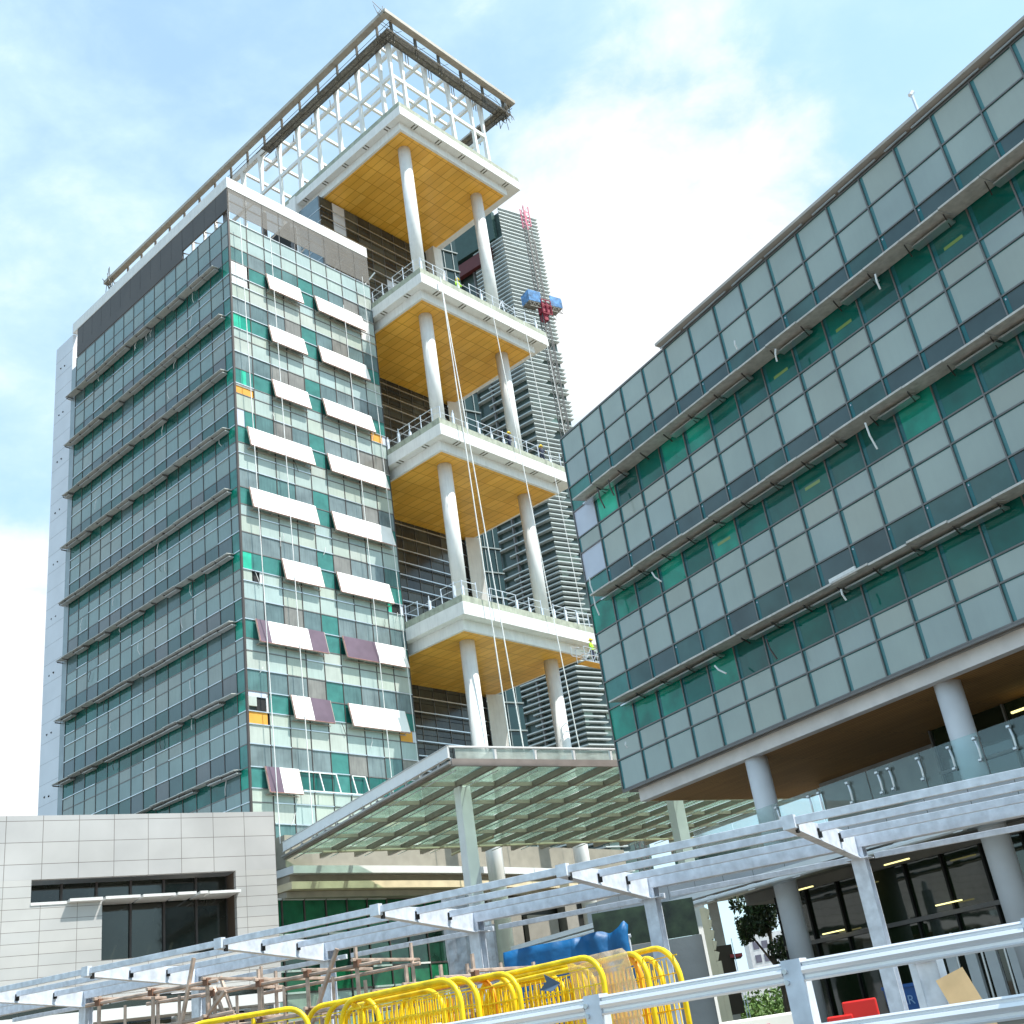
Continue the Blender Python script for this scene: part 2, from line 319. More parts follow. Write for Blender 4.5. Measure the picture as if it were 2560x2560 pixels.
# shaded left face (plane x = 0)
my = [0, .80]+[.80+1.35*i for i in range(1, 15)]
for ri, (zt, zb, ty) in enumerate(rows):
    for c in range(15):
        y0, y1 = my[c]+.02, my[c+1]-.02; d = -.012-random.random()*.004
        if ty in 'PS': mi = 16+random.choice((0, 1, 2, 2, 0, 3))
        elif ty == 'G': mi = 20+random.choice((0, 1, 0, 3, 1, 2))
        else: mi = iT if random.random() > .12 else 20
        if c == 0 and ty in 'VG': mi = iGR if ty == 'V' else iTL
        (win if ty in 'VG' else spa).append((zt+40+c, [((d, .08, y0, y1, zb+.02, zt-.02), mi)]))
split_parts(win, 'window_pane', PM, TOW); split_parts(spa, 'spandrel_panel', PM, TOW)
# mullions and transoms with their silver caps, many of them missing
mb = MB(); tr = MB()
for x in mx_: mb.box(x-.025, x+.025, -.045, .09, 12.3, 52.3, 0)
for y in my[1:]: mb.box(-.045, .09, y-.022, y+.022, 12.3, 52.3, 0)
mb.box(-.07, .05, -.07, .05, 9.9, 52.36, 0)
mb.build('mullion', [DARKAL], TOW)
zl = sorted({round(r[0], 3) for r in rows} | {round(rows[-1][1], 3)})
for z in zl:
    cap = random.random() < .5
    for c in range(9):
        if random.random() < .3: cap = not cap
        top = z > 52.2
        tr.box(mx_[c]+.026, mx_[c+1]-.026, -.075 if cap or top else -.04, .09, z-.028, z+.028, 1 if cap or top else 0)
    cap = random.random() < .6
    for c in range(15):
        if random.random() < .25: cap = not cap
        tr.box(-.075 if cap and z < 48 else -.035, .09, my[c]+.024, my[c+1]-.024, z-.026, z+.026, 1 if cap and z < 48 else 0)
tr.build('transom', [FRAME, SILVER], TOW)
# light shelves on the left face
for k in range(9):
    z = 48.97-4.12*k; yb = .55 if k else 1.1
    if z < 13: continue
    s = MB(); y = yb; brk = MB()
    while y < 20.1:
        y2 = min(y+1.35, 20.2); dz = rnd(-.03, .03)
        s.hexa([(-.60, y, z-.10+dz), (-.60, y2-.03, z-.10+dz), (-.06, y2-.03, z-.05), (-.06, y, z-.05), (-.60, y, z-.06+dz), (-.60, y2-.03, z-.06+dz), (-.06, y2-.03, z+.0), (-.06, y, z+.0)], 0)
        if random.random() < .75: s.box(-.42+rnd(-.03, .03), -.10, y+.02, y2-.05, z-.26, z-.2, 1)
        brk.box(-.5, -.05, y2-.04, y2-.015, z-.20, z-.12, 0)
        y = y2
    o = s.build('light_shelf', [SHELFL, mat('shelf_underside_%d' % k, (.42, .43, .43), .5, .2)], TOW); brk.build('bracket', FRAME, o)
# open sunshade panels on the front
def shade(x0, x1, k, segs):
    zt = 49.0-4.12*k; zb = zt-1.41; p = MB(); yt, yb = -.14, -.46
    for a, b_, mi in segs:
        p.hexa([(a, yb-.05, zb), (b_, yb-.05, zb), (b_, yb, zb), (a, yb, zb), (a, yt-.05, zt), (b_, yt-.05, zt), (b_, yt, zt), (a, yt, zt)], mi)
    o = p.build('sunshade_panel', [BOARD, PURPLE, SILVER], TOW, bevel=.008)
    ed = MB().beam((x0-.012, yt-.03, zt), (x0-.012, yb-.03, zb), .02, .075).beam((x0, yb-.03, zb-.012), (x1, yb-.03, zb-.012), .075, .02); ed.build('edge_tape', PINKE, o)
    br = MB()
    br.beam((x0-.03, yt, zt), (x0-.03, yb, zb), .04, .05); br.beam((x1+.03, yt, zt), (x1+.03, yb, zb), .04, .05)
    x = x0+.1
    while x < x1: br.beam((x, yb, zb+.03), (x, -.05, zb-.02), .035, .035); x += 1.36
    br.beam((x0, yb, zb-.03), (x1, yb, zb-.03), .05, .04); br.beam((x0, -.09, zb-.06), (x1, -.09, zb-.06), .05, .05)
    br.build('bracket', [mat('bracket_dusty_%d%d' % (k, int(x0)), (.42, .36, .31), .5, .3)], o)
for k, x0, x1, segs in [(0, 2.72, 5.43, 'w'), (0, 6.72, 10.85, 'w'), (1, 2.70, 5.45, 'w'), (1, 6.70, 10.83, 'w'), (2, 2.72, 5.45, 'w'), (2, 6.72, 10.82, 'w'),
                        (3, .68, 5.44, 'w'), (3, 6.74, 11.56, 'w'), (4, .66, 5.43, 'w'), (4, 6.72, 11.60, 'w'), (5, 2.70, 5.46, 'w'), (5, 6.74, 10.94, 'w')]:
    shade(x0, x1, k, [(x0, x1, 0)])
shade(.70, 5.42, 6, [(.70, 1.45, 1), (1.46, 4.25, 0), (4.26, 5.42, 1)]); shade(6.82, 11.68, 6, [(6.82, 9.3, 1), (9.31, 11.68, 0)])
shade(2.80, 5.50, 7, [(2.8, 4.1, 0), (4.11, 5.5, 1)]); shade(6.86, 11.2, 7, [(6.86, 11.2, 0)]); shade(.88, 3.0, 8, [(.88, 1.75, 1), (1.76, 3.0, 0)])
fr = MB()
for a in (4.45, 5.6, 6.75, 7.7): fr.beam((a, -.12, 15.95), (a+.02, -.42, 14.85), .06, .05)
fr.beam((3.1, -.12, 15.95), (5.6, -.12, 15.95), .05, .05); fr.beam((6.75, -.12, 15.95), (7.7, -.12, 15.95), .05, .05); fr.beam((3.1, -.42, 14.85), (8, -.42, 14.85), .05, .05)
fr.build('sunshade_frame', WHITEC, TOW)
# roof storey: dark panel on the left, perforated screen on the front, white coping
b = MB(); b.box(-.03, .09, 5.35, DEP, 52.42, 54.95); b.box(-.03, .09, .0, 5.33, 53.15, 54.95)
y = 1.3
while y < DEP: b.box(-.034, -.03, y, y+.015, 53.2, 54.9, 1); y += 1.35
b.build('roof_cladding', [GREYSCREEN, BLACK], TOW)
b = MB()
for c in range(9): b.box(mx_[c]+.015, mx_[c+1]-.015, -.03, -.01, 52.95 if c < 6 else 52.5, 55.1)
b.build('roof_screen', MESHSCREEN, TOW)
b = MB()
for c in range(10): b.box(mx_[c]-.02, mx_[c]+.02, .0, .06, 52.3, 55.1, 0)
for x in (.3, 3.4, 5.9, 8.9, 11.8): b.box(x-.14, x+.14, .5, .8, 52.05, 55.0, 0); b.beam((x, .65, 52.3), (x+1.6, .65, 54.6), .09, .09, 1)
b.box(0, X1, .03, .09, 53.9, 53.98, 0)
for y in (.6, 1.9, 3.2, 4.6): b.box(.3, .5, y, y+.12, 52.05, 54.9, 1); b.beam((.35, y, 52.4), (.35, y+1.2, 53.4), .08, .08, 1)
b.build('roof_framing', [FRAME, WHITE], TOW)
b = MB().box(-.06, X1+.02, -.06, .32, 54.95, 55.85).box(-.06, .32, .33, DEP+.75, 54.951, 55.849)
b.build('roof_coping', WHITE, TOW, bevel=.02)
MB().box(.1, X1, .1, DEP, 52.05, 52.25).build('roof_deck', ROOFSURF, TOW)
b = MB().box(.0, 8, DEP+.72, 23.0, 0, 54.9, 0).box(-.02, 5, DEP+.01, DEP+.70, 0, 51.6, 1)
for k in range(13):
    z = 52.7-4.12*k
    for yy in (21.6, 22.2): b.tube([(-.01, yy, z+rnd(-.1, .1)), (.05, yy, z)], .075, 8, 2)
z = 53.5
while z > 1: b.box(-.006, .0, DEP+.74, 22.98, z, z+.015, 3); z -= 1.37
b.build('stair_wall', [CLAD, mat('blue_grey_strip', (.25, .31, .34), .25), BLACK, mat('joint_grey', (.3, .31, .33), .6)], TOW)
# litter of loose strips and wires stuck to the facade
s = MB()
for i in range(34):
    y = rnd(.6, 19); z = 48.9-4.12*random.randrange(0, 9)-random.choice((.1, .15, .2, 1.9)); ln = rnd(.3, .85); a = rnd(-.25, .25)
    s.tube([(-.12, y, z), (-.14-rnd(0, .1), y+a*.5, z-ln*.6), (-.12, y+a, z-ln)], .018, 4, random.choice((0, 0, 1)))
for i in range(16):
    x = rnd(.4, 11.8); z = 48-4.12*random.randrange(0, 9)-rnd(0, 2); ln = rnd(.3, .8); a = rnd(-.3, .3)
    s.tube([(x, -.1, z), (x+a*.4, -.14, z-ln*.5), (x+a, -.1, z-ln)], .016, 4, random.choice((0, 1)))
s.build('loose_strip', [WHITE, DARKAL], TOW)['kind'] = 'stuff'
# recessed core wall with guard wires
b = MB()
b.box(12.2, 24.1, 4.95, 18, 10, 64.4); b.build('inner_core', mat('inner_backing', (.02, .02, .02), .9), TOW)
wx = [12.2+1.32*i for i in range(10)]; items = []; z = 64.4
seq = [1.05, 1.15, .95, 1.0]
i = 0
while z > 10.5:
    h = seq[i % 4]; i += 1
    for c in range(9):
        mi = random.choice((0, 0, 1, 2, 3, 0)); mi = 4 if (z > 56 and (c == 1 and 62 < z < 64.5)) or (c in (5,) and 58 < z < 59.3) else mi
        items.append((z, [((wx[c]+.02, wx[c+1]-.02, 4.86, 4.95, z-h+.02, z-.02), mi)]))
    z -= h
split_parts(items, 'core_glass_panel', WALLG+[CLAD], TOW, 100)
b = MB()
for x in wx: b.box(x-.02, x+.02, 4.82, 4.95, 10.5, 64.4)
b.build('core_mullion', FRAME, TOW)
b = MB(); z = 63.2
while z > 10.5:
    b.box(12.2, 24.0, 4.60, 4.66, z-.035, z+.035)
    z -= 1.03 if int(z*10) % 2 else 1.0
b.build('guard_wire', SILVER, TOW)
b = MB().box(12.18, 12.26, 4.9, 8.6, 55.9, 64.4, 0)
for z in (57, 58.2, 59.4, 60.6, 61.8, 63): b.box(12.15, 12.18, 4.7, 8.6, z, z+.05, 1)
b.build('side_glass', [mat('blue_side_glass', (.16, .22, .26), .1, ior=1.6), SILVER], TOW)
b = MB().box(11.9, 13.0, 7.4, 8.2, 55.0, 66); b.build('roof_pier', WHITE, TOW)
# terraces
SL = [66.5, 50.8, 38.6, 26.1]
for si, zt in enumerate(SL):
    x0, x1, y0 = 12.1, 25.6, -5.2; y1 = 9.0 if si == 0 else 4.85
    o = MB().box(x0, x1, y0, y1, zt-1.26, zt-.44).build('terrace_slab', WHITE, TOW, bevel=.015)
    b = MB().box(x0+.02, x1-.02, y0+.02, y1, zt-.437, zt); b.build('slab_edge', CONC, o)
    b = MB().box(x0+.55, x1-1.05, y0+.68, y1, zt-1.95, zt-1.262); b.build('drop_beam', WHITE, o)
    b = MB().box(x0+.75, x1-1.25, y0+.88, y1-.02, zt-1.962, zt-1.952); b.build('soffit', YWOOD, o)
    b = MB()
    x = x0+1.6 if si != 3 else 99
    while x < x1:
        for d in (0, .28): b.box(x+d, x+d+.1, y0+.12, y0+.60, zt-1.275, zt-1.262)
        x += 2.55
    y = y0+1.6 if si != 3 else 99
    while y < min(y1, 8.6):
        for d in (0, .28): b.box(x0+.08, x0+.48, y+d, y+d+.1, zt-1.275, zt-1.262)
        y += 2.5
    if b.v: b.build('downlight_slot', mat('slot_dark_%d' % si, (.10, .09, .07), .6), o)
    if si:
        rl = MB(); pw = MB()
        pts = [(x0+.12, y) for y in (4.3, 3.2, 2.1, 1, -.1, -1.2, -2.3, -3.4, -4.5)]+[(x, y0+.15) for x in [x0+.3+1.22*i for i in range(11)]]
        for px, py in pts:
            hh = 1.05+rnd(-.1, .1); rl.tube([(px, py, zt), (px+rnd(-.03, .03), py, zt+hh)], .035, 5)
            if random.random() < .5: rl.box(px-.09, px+.09, py-.05, py+.05, zt, zt+rnd(.3, .9))
        for a, c in zip(pts[:-1], pts[1:]):
            if random.random() < .8: rl.tube([(a[0], a[1], zt+1.0), (c[0], c[1], zt+1.0)], .022, 4)
            rl.tube([(a[0], a[1], zt+.55), (c[0], c[1], zt+.55)], .016, 4)
        rl.build('guard_rail', GALV, o)
    zb = (SL[si+1] if si < 3 else 0)
    for cx, cy, rr in ((14.35, -3.04, .48), (22.54, -2.83, .48)):
        MB().tube([(cx, cy, zb), (cx, cy, zt-1.96)], rr, 40).build('round_column', WHITE, TOW, smooth=False)
    zt2 = zt-1.96
    b = MB()
    if si == 0: b.box(23.95, 24.95, 3.9, 4.9, zb, zt2)
    else: b.hexa([(23.6, 4.4, zb), (24.4, 3.75, zb), (25.1, 4.45, zb), (24.6, 5.2, zb), (23.7, 4.4, zt2), (24.85, 3.85, zt2), (24.95, 4.1, zt2), (24.8, 5.1, zt2)])
    b.build('pier', WHITE, TOW)
for c in [o for o in TOW.children if o.name.startswith('round_column')]:
    for p in c.data.polygons: p.use_smooth = len(p.vertices) == 4
# white roof frame
RF = MB().build('roof_frame', WHITE, TOW)
ux = [12.92, 14.2, 16.85, 19.45, 22.05, 23.4]; uy = [-2.9, -.25, 2.45, 5.05, 7.65, 10.25, 12.9, 15.5, 18.1]
F0x, F0y, FZ = 12.92, -4.07, 74.9
def fpost(x, y, z0=66.4):
    b = MB()
    # waisted post: wide at top, narrowing to the mid ring
    for za, zb_, wa, wb in ((70.7, FZ, .10, .19), (z0, 70.7, .17, .12)):
        b.hexa([(x-wa, y-wa, za), (x+wa, y-wa, za), (x+wa, y+wa, za), (x-wa, y+wa, za), (x-wb, y-wb, zb_), (x+wb, y-wb, zb_), (x+wb, y+wb, zb_), (x-wb, y+wb, zb_)])
    b.build('post', WHITE, RF)
for x in ux: fpost(x, F0y)
for i, y in enumerate(uy): fpost(F0x, y, 66.4 if y < 8.5 else 52.3)
fpost(23.4, uy[2]); fpost(23.4, uy[5], 64.3)
for x in ux: MB().box(x-.11, x+.11, F0y+.3, 14 if x < 15 else 5.1, FZ-.15, FZ+.2).build('roof_beam', WHITE, RF)
for y in uy: MB().box(F0x+.2, 23.4, y-.10, y+.10, FZ-.12, FZ+.17).build('cross_beam', WHITE, RF)
MB().box(F0x-.16, 23.56, F0y-.2, F0y+.18, FZ-.05, FZ+.5).build('edge_beam', WHITE, RF)
MB().box(F0x-.2, F0x+.18, F0y-.2, 34, FZ-.06, FZ+.49).build('edge_beam', WHITE, RF)
MB().box(F0x, 23.5, F0y-.09, F0y+.09, 70.5, 70.85).build('ring_beam', WHITE, RF)
MB().box(F0x-.09, F0x+.09, F0y, 19, 70.49, 70.84).build('ring_beam', WHITE, RF)
MB().box(23.31, 23.49, F0y, 11, 70.48, 70.83).build('ring_beam', WHITE, RF)
RX0, RX1, RY0, RY1, RZ = 11.45, 26.6, -5.6, 37.2, 75.55
b = MB()
b.box(RX0, RX1, RY0, RY0+.55, RZ-.22, RZ+.12); b.box(RX0, RX0+.55, RY0+.55, RY1, RZ-.22, RZ+.12); b.box(RX1-.5, RX1, RY0+.55, 16, RZ-.22, RZ+.12)
b.build('roof_fascia', mat('roof_edge_tan_grey', (.40, .37, .32), .5), RF)
# scaffold hung under the roof edge
SC = thing('edge_scaffold', 'dark hanging scaffold platform running under the white roof edge', 'scaffold', (-15.467, 57.972, 0), R(50.59))
b = MB(); dz = 73.95
b.box(RX0+.4, RX1-.5, RY0+.3, RY0+1.3, dz, dz+.05); b.box(RX0+.3, RX0+1.3, RY0+1.31, 11.3, dz, dz+.05); b.box(RX1-1.7, RX1-.75, RY0+1.31, 12, dz, dz+.05)
b.build('deck', DECK, SC)
b = MB()
def strut(p, q, r=.035): b.tube([p, q], r, 4)
for y_ in (RY0+.35, RY0+.8, RY0+1.25): strut((RX0+.3, y_, dz-.06), (RX1-.2, y_, dz-.06))
for x_ in (RX0+.35, RX0+.8, RX0+1.2): strut((x_, RY0+.3, dz-.05), (x_, 12, dz-.05))
for x_ in (RX1-1.65, RX1-1.2, RX1-.8): strut((x_, RY0+.3, dz-.05), (x_, 12, dz-.05))
x = RX0+1
while x < RX1-.5:
    for dx in (0, .28):
        strut((x+dx, RY0+.62, dz-.7), (x+dx, RY0+.62, RZ)); strut((x+dx, RY0+1.75, dz-.35), (x+dx, RY0+1.75, RZ-.4))
    b.tube([(x+.1, RY0+.62, dz+.35), (x+.1, RY0+.62, RZ-.1)], .11, 5)
    strut((x, RY0+.62, dz+.1), (x+1.3, RY0+.62, RZ-.25), .02)
    x += 2.6
y = RY0+1.6
while y < 36:
    strut((RX0+.62, y, dz-.1), (RX0+.62, y, RZ)); strut((RX0+.62, y+.2, dz-.1), (RX0+.62, y+.2, RZ)); b.tube([(RX0+.62, y+.1, dz+.4), (RX0+.62, y+.1, RZ-.1)], .12, 5)
    if y < 12: strut((RX0+1.7, y, dz-.5), (RX0+1.7, y, dz+.3)); strut((RX1-.62, y, dz-.7), (RX1-.62, y, RZ)); strut((RX1-1.75, y, dz-.6), (RX1-1.75, y, dz+.3))
    y += 2.5
for hz in (.45, .85): strut((RX0+.62, RY0, dz+hz), (RX0+.62, 36.4, dz+hz), .022); strut((RX0, RY0+.62, dz+hz), (RX1, RY0+.62, dz+hz), .022); strut((RX1-.62, RY0, dz+hz), (RX1-.62, 12, dz+hz), .022)
for i in range(10): strut((RX1-rnd(0, 1.5), RY0+rnd(0, 1.4), dz-rnd(.4, 1.1)), (RX1-rnd(0, 1.5), RY0+rnd(0, 1.4), RZ+rnd(.2, .8)), .025)
for i in range(5): strut((RX0-rnd(-.2, .5), RY0+rnd(-.3, .6), RZ-.4), (RX0-rnd(-.2, .8), RY0+rnd(-.3, .9), RZ+rnd(.2, .7)), .025)
b.build('tube_frame', SCAFD, SC)
b = MB(); b.box(RX0-.1, RX0+1.2, 35.2, 37.2, dz-.3, dz-.2); 
for i in range(14): b.tube([(RX0+rnd(-.3, 1.2), rnd(35, 37.3), dz-.5), (RX0+rnd(-.3, 1.2), rnd(35, 37.6), RZ+rnd(.1, .9))], .035, 4)
b.build('end_platform', SCAFD, SC)
# ropes: hanging lines, local frame of the tower
def rope(p, q, label, grp, r=.035):
    o = MB().tube([p, q], r, 5).build('rope', ROPE); o.location = TOW.location; o.rotation_euler = TOW.rotation_euler
    return tag(o, label, 'rope', grp)
g1 = 'ropes down the terrace edges'; g2 = 'ropes down the glass front'
rope((13.75, -5.5, 50.5), (14.22, -5.6, 12), 'left rope of the thick pair hanging from the second terrace edge', g1, .04)
rope((13.80, -5.45, 50.5), (15.5, -5.6, 12), 'slanting right rope of the thick pair hanging from the second terrace edge', g1, .04)
rope((18.9, -5.5, 50.4), (20.7, -5.7, 12), 'rope hanging past the middle of the terraces, left of the right round columns', g1, .035)
rope((22.5, -5.5, 50.4), (23.35, -5.6, 24.7), 'rope hanging down to the work cradle near the terrace right end', g1, .025)
rope((24.9, -5.5, 50.4), (25.6, -5.6, 12), 'rope farthest right along the terrace edges in front of the louvred tower', g1, .025)
rope((.55, -.5, 52.2), (1.3, -.55, 12), 'leftmost rope on the glass front beside the tower corner', g2, .028)
rope((2.95, -.5, 52.2), (3.45, -.55, 12), 'second rope on the glass front crossing the left stack of white sunshades', g2, .028)
rope((8.95, -.5, 49), (9.35, -.55, 12), 'rope on the glass front crossing the right stack of white sunshades', g2, .025)
rope((11.0, -.5, 52.4), (11.6, -.55, 12), 'rope on the glass front next to its right edge', g2, .022)
# work cradle
GN = thing('work_cradle', 'hanging metal work cradle holding a green-shirted worker under the lowest terrace edge', 'cradle', (-15.467, 57.972, 0), R(50.59))
def cradle(x0, x1, y, z):
    b = MB()
    for zz in (z, z+.45, z+.95):
        for yy in (y, y-.7): b.tube([(x0, yy, zz), (x1, yy, zz)], .028, 5)
        for xx in (x0, x1): b.tube([(xx, y, zz), (xx, y-.7, zz)], .028, 5)
    x = x0
    while x <= x1+.01:
        for yy in (y, y-.7): b.tube([(x, yy, z), (x, yy, z+.95)], .025, 5)
        if x+.6 < x1: b.tube([(x, y-.7, z), (x+.75, y-.7, z+.95)], .018, 4)
        x += .75
    b.build('cage', SILVER, GN)
    MB().box(x0, x1, y-.7, y, z-.06, z).build('floor_deck', PLY, GN)
    MB().box(x1-1.0, x1-.45, y-.76, y-.72, z+.25, z+.7).build('red_plate', RED, GN)
cradle(21.7, 24.6, -5.7, 22.9)
MB().tube([(20.85, -6, 23.2), (21.7, -6, 23.2)], .025, 5).tube([(20.85, -6, 23.2), (20.85, -6, 23.8), (21.7, -6, 23.9)], .025, 5).build('side_arm', SILVER, GN)
# ---- people
def person(name, label, base, rz, shirt, pose='stand', s=1.0, grp=None):
    me = bpy.data.meshes.new('person')
    J = {'pel': (0, 0, .95, .15), 'ch': (0, -.02, 1.30, .17), 'nk': (0, -.02, 1.48, .06), 'hd': (0, -.04, 1.62, .095), 'tp': (0, -.04, 1.72, .07),
         'hl': (-.10, 0, .88, .10), 'kl': (-.11, -.03, .48, .065), 'al': (-.11, .02, .09, .045), 'tl': (-.11, -.13, .04, .035),
         'hr': (.10, 0, .88, .10), 'kr': (.12, -.05, .48, .065), 'ar': (.12, .02, .09, .045), 'tr': (.12, -.13, .04, .035),
         'sl': (-.19, -.02, 1.40, .065), 'el': (-.28, -.06, 1.14, .045), 'wl': (-.24, -.26, 1.04, .03), 'fl': (-.23, -.34, 1.03, .028),
         'sr': (.19, -.02, 1.40, .065), 'er': (.28, -.08, 1.14, .045), 'wr': (.22, -.30, 1.10, .03), 'fr': (.21, -.38, 1.11, .028)}
    E_ = [('pel', 'ch'), ('ch', 'nk'), ('nk', 'hd'), ('hd', 'tp'), ('pel', 'hl'), ('hl', 'kl'), ('kl', 'al'), ('al', 'tl'), ('pel', 'hr'), ('hr', 'kr'), ('kr', 'ar'), ('ar', 'tr'),
          ('ch', 'sl'), ('sl', 'el'), ('el', 'wl'), ('wl', 'fl'), ('ch', 'sr'), ('sr', 'er'), ('er', 'wr'), ('wr', 'fr')]
    K = list(J); me.from_pydata([Vector(J[k][:3])*s for k in K], [(K.index(a), K.index(c)) for a, c in E_], [])
    o = bpy.data.objects.new('person', me); C.objects.link(o); me.materials.append(shirt); me.materials.append(NAVY); me.materials.append(SKIN)
    o.modifiers.new('skin', 'SKIN'); sv = me.skin_vertices[0].data
    for i, k in enumerate(K): sv[i].radius = (J[k][3]*s, J[k][3]*s)
    sv[0].use_root = True
    o.modifiers.new('sub', 'SUBSURF').levels = 1
    dg = bpy.context.evaluated_depsgraph_get(); ev = bpy.data.meshes.new_from_object(o.evaluated_get(dg)); o.modifiers.clear(); o.data = ev
    for p in ev.polygons:
        c = p.center/s; p.use_smooth = True
        p.material_index = 2 if (c.z > 1.47 or c.y < -.2 and c.z > .8) else (1 if c.z < .95 else 0)
    o.location = base; o.rotation_euler = (0, 0, rz); tag(o, label, 'person', grp)
    h = MB().tube([(0, -.04*s, 1.66*s), (0, -.04*s, 1.72*s), (0, -.04*s, 1.78*s), (0, -.04*s, 1.81*s)], .135*s, 12, 0, .06*s); h.tube([(0, -.05*s, 1.655*s), (0, -.05*s, 1.675*s)], .17*s, 12)
    h.build('safety_helmet', HELM, o, smooth=True)
    return o
def TL(x, y, z): return TOW.matrix_basis @ Vector((x, y, z)) if False else Matrix.Translation(TOW.location) @ Matrix.Rotation(R(50.59), 4, 'Z') @ Vector((x, y, z))
person('w', 'worker in yellow helmet standing at the second terrace edge left of the right column', TL(16.9, -4.3, 50.8), R(50.6), HIVIS, grp='workers on the terraces')
person('w', 'worker in yellow helmet on the third terrace just left of the right round column', TL(19.9, -4.4, 38.6), R(90), NAVY, grp='workers on the terraces')
person('w', 'worker in yellow helmet on the third terrace to the right of the right round column', TL(23.4, -4.4, 38.6), R(20), NAVY, grp='workers on the terraces')
person('w', 'worker in lime green shirt standing in the hanging work cradle', TL(23.0, -6.05, 22.92), R(70), HIVIS)
# tripod davits on terrace 2
DV = thing('davit_frame', 'small steel davit frame at the second terrace edge by the right round column', 'davit', TL(21.6, -4.6, 50.8), R(50.59))
MB().tube([(-.9, 0, 0), (-.3, 0, 1.5), (.9, 0, .2), (-.9, 0, 0)], .04, 5).tube([(-.3, 0, 1.5), (1.1, 0, 1.3)], .03, 5).tube([(-.3, -.3, 0), (-.3, 0, 1.5)], .03, 5).build('tube_frame', GALV, DV)

# ============================================================ LOUVRED TOWER far behind
LT = thing('louvred_tower', 'distant office tower wrapped in pale horizontal louvres behind the terraces', 'building', tuple(pol(1.95, 140)), R(35.5))
# x along az 54.5 (right face, y=0); left face runs back along az about -54
ld = Matrix.Rotation(R(-35.5), 3, 'Z') @ Vector((math.sin(R(-54)), math.cos(R(-54)), 0))
W_, H_ = 7.35, 119.0; ll = 22
b = MB(); A = (0.45, .35); Bq = (W_-.1, .35); Cq = (W_-.1, 12); Dq = (ld.x*ll+.4, ld.y*ll+.5)
b.hexa([(A[0], A[1], 0), (Bq[0], Bq[1], 0), (Cq[0], Cq[1], 0), (Dq[0], Dq[1], 0), (A[0], A[1], H_-.3), (Bq[0], Bq[1], H_-.3), (Cq[0], Cq[1], H_-.3), (Dq[0], Dq[1], H_-.3)])
b.build('wall', BGG[0], LT)
pn = MB()
for i in range(70):
    x = rnd(.6, W_-2.2); z = rnd(14, 112); pn.box(x, x+rnd(.9, 2.4), .25, .34, z, z+random.choice((.7, 1.5, 1.6)), random.choice((0, 1, 1, 2)))
pn.box(1.8, 5.2, .2, .34, 112.2, 113.4, 3); pn.box(2.6, 5.6, .2, .34, 109.6, 110.6, 3)
pn.build('glass_panel', [BGG[0], BGG[1], BGG[2], FARW], LT)['kind'] = 'stuff'
fins = []; z = H_; i = 0
rl_ = MB(); ll_ = MB()
while z > 12:
    cut = 1.0
    if z < 96: cut = random.choice((1, 1, .45, .5, 1))
    rl_.hexa([(-.05, -.45, z-.05), (W_*cut, -.45, z-.05), (W_*cut, .3, z-.05), (.45, .3, z-.05), (-.05, -.45, z+.10), (W_*cut, -.45, z+.10), (W_*cut, .3, z+.12), (.45, .3, z+.12)])
    if z < 113.5 and (z > 88 or i % 2 == 0 or z < 60):
        L0 = 0 if z > 88 else .3
        p0 = Vector((-.07, -.43, 0)); p1 = p0+ld*(6 if z > 96 else rnd(6, 20)); nrm = Vector((ld.y, -ld.x, 0))
        if nrm.dot(Vector((1, 0, 0))) > 0: nrm = -nrm
        ll_.hexa([(p0.x, p0.y, z-.07), (p0.x+.5, p0.y+.75, z-.07), (p1.x+.6, p1.y+.7, z-.07), (p1.x, p1.y, z-.07), (p0.x, p0.y, z+.1), (p0.x+.5, p0.y+.75, z+.1), (p1.x+.6, p1.y+.7, z+.1), (p1.x, p1.y, z+.1)])
    z -= .71 if z > 60 else .73; i += 1
rl_.build('louvre', FINM, LT)['kind'] = 'stuff'; ll_.build('louvre', FINM, LT)['kind'] = 'stuff'
b = MB(); 
for s_ in (3, 6, 9, 12, 15, 18): q = ld*s_; b.box(q.x-.15, q.x+.15, q.y+.0, q.y+.3, 12, 112)
b.build('mullion', FRAME, LT)
q0 = ld*1.0; q1 = ld*16
b = MB().hexa([(q0.x-.4, q0.y-.3, 113.6), (q0.x+.4, q0.y, 113.6), (q1.x, q1.y, 113.6), (q1.x-.6, q1.y-.5, 113.6), (q0.x-.4, q0.y-.3, 119), (q0.x+.4, q0.y, 119), (q1.x, q1.y, 119), (q1.x-.6, q1.y-.5, 119)], 0)
q2 = ld*2; q3 = ld*15
b.hexa([(q2.x-.6, q2.y-.5, 110.4), (q2.x, q2.y, 110.4), (q3.x, q3.y, 110.4), (q3.x-.7, q3.y-.6, 110.4), (q2.x-.6, q2.y-.5, 112.6), (q2.x, q2.y, 112.6), (q3.x, q3.y, 112.6), (q3.x-.7, q3.y-.6, 112.6)], 1)
b.build('top_screen', [mat('far_dark_green', (.04, .08, .07), .4), mat('far_maroon_panel', (.10, .02, .02), .5)], LT)
# gap building with dark glass between pier and louvred tower
SB = thing('dark_glass_block', 'dark teal glass block with thin silver bands behind the terrace columns', 'building', tuple(pol(-.9, 118)), R(35.5))
MB().box(-6, -.2, 0, 8, 0, 97).build('wall', mat('deep_teal_glass', (.012, .035, .035), .1, ior=1.5, var=.4, vs=.1), SB)
b = MB()
for i in range(31): b.box(-6.1, -.15, -.2, -.02, 4+3*i, 4.15+3*i)
for x in (-5, -3.6, -2.2, -.9): b.box(x-.05, x+.05, -.1, -.01, 0, 97)
b.build('band', mat('band_grey', (.22, .26, .26), .5), SB)

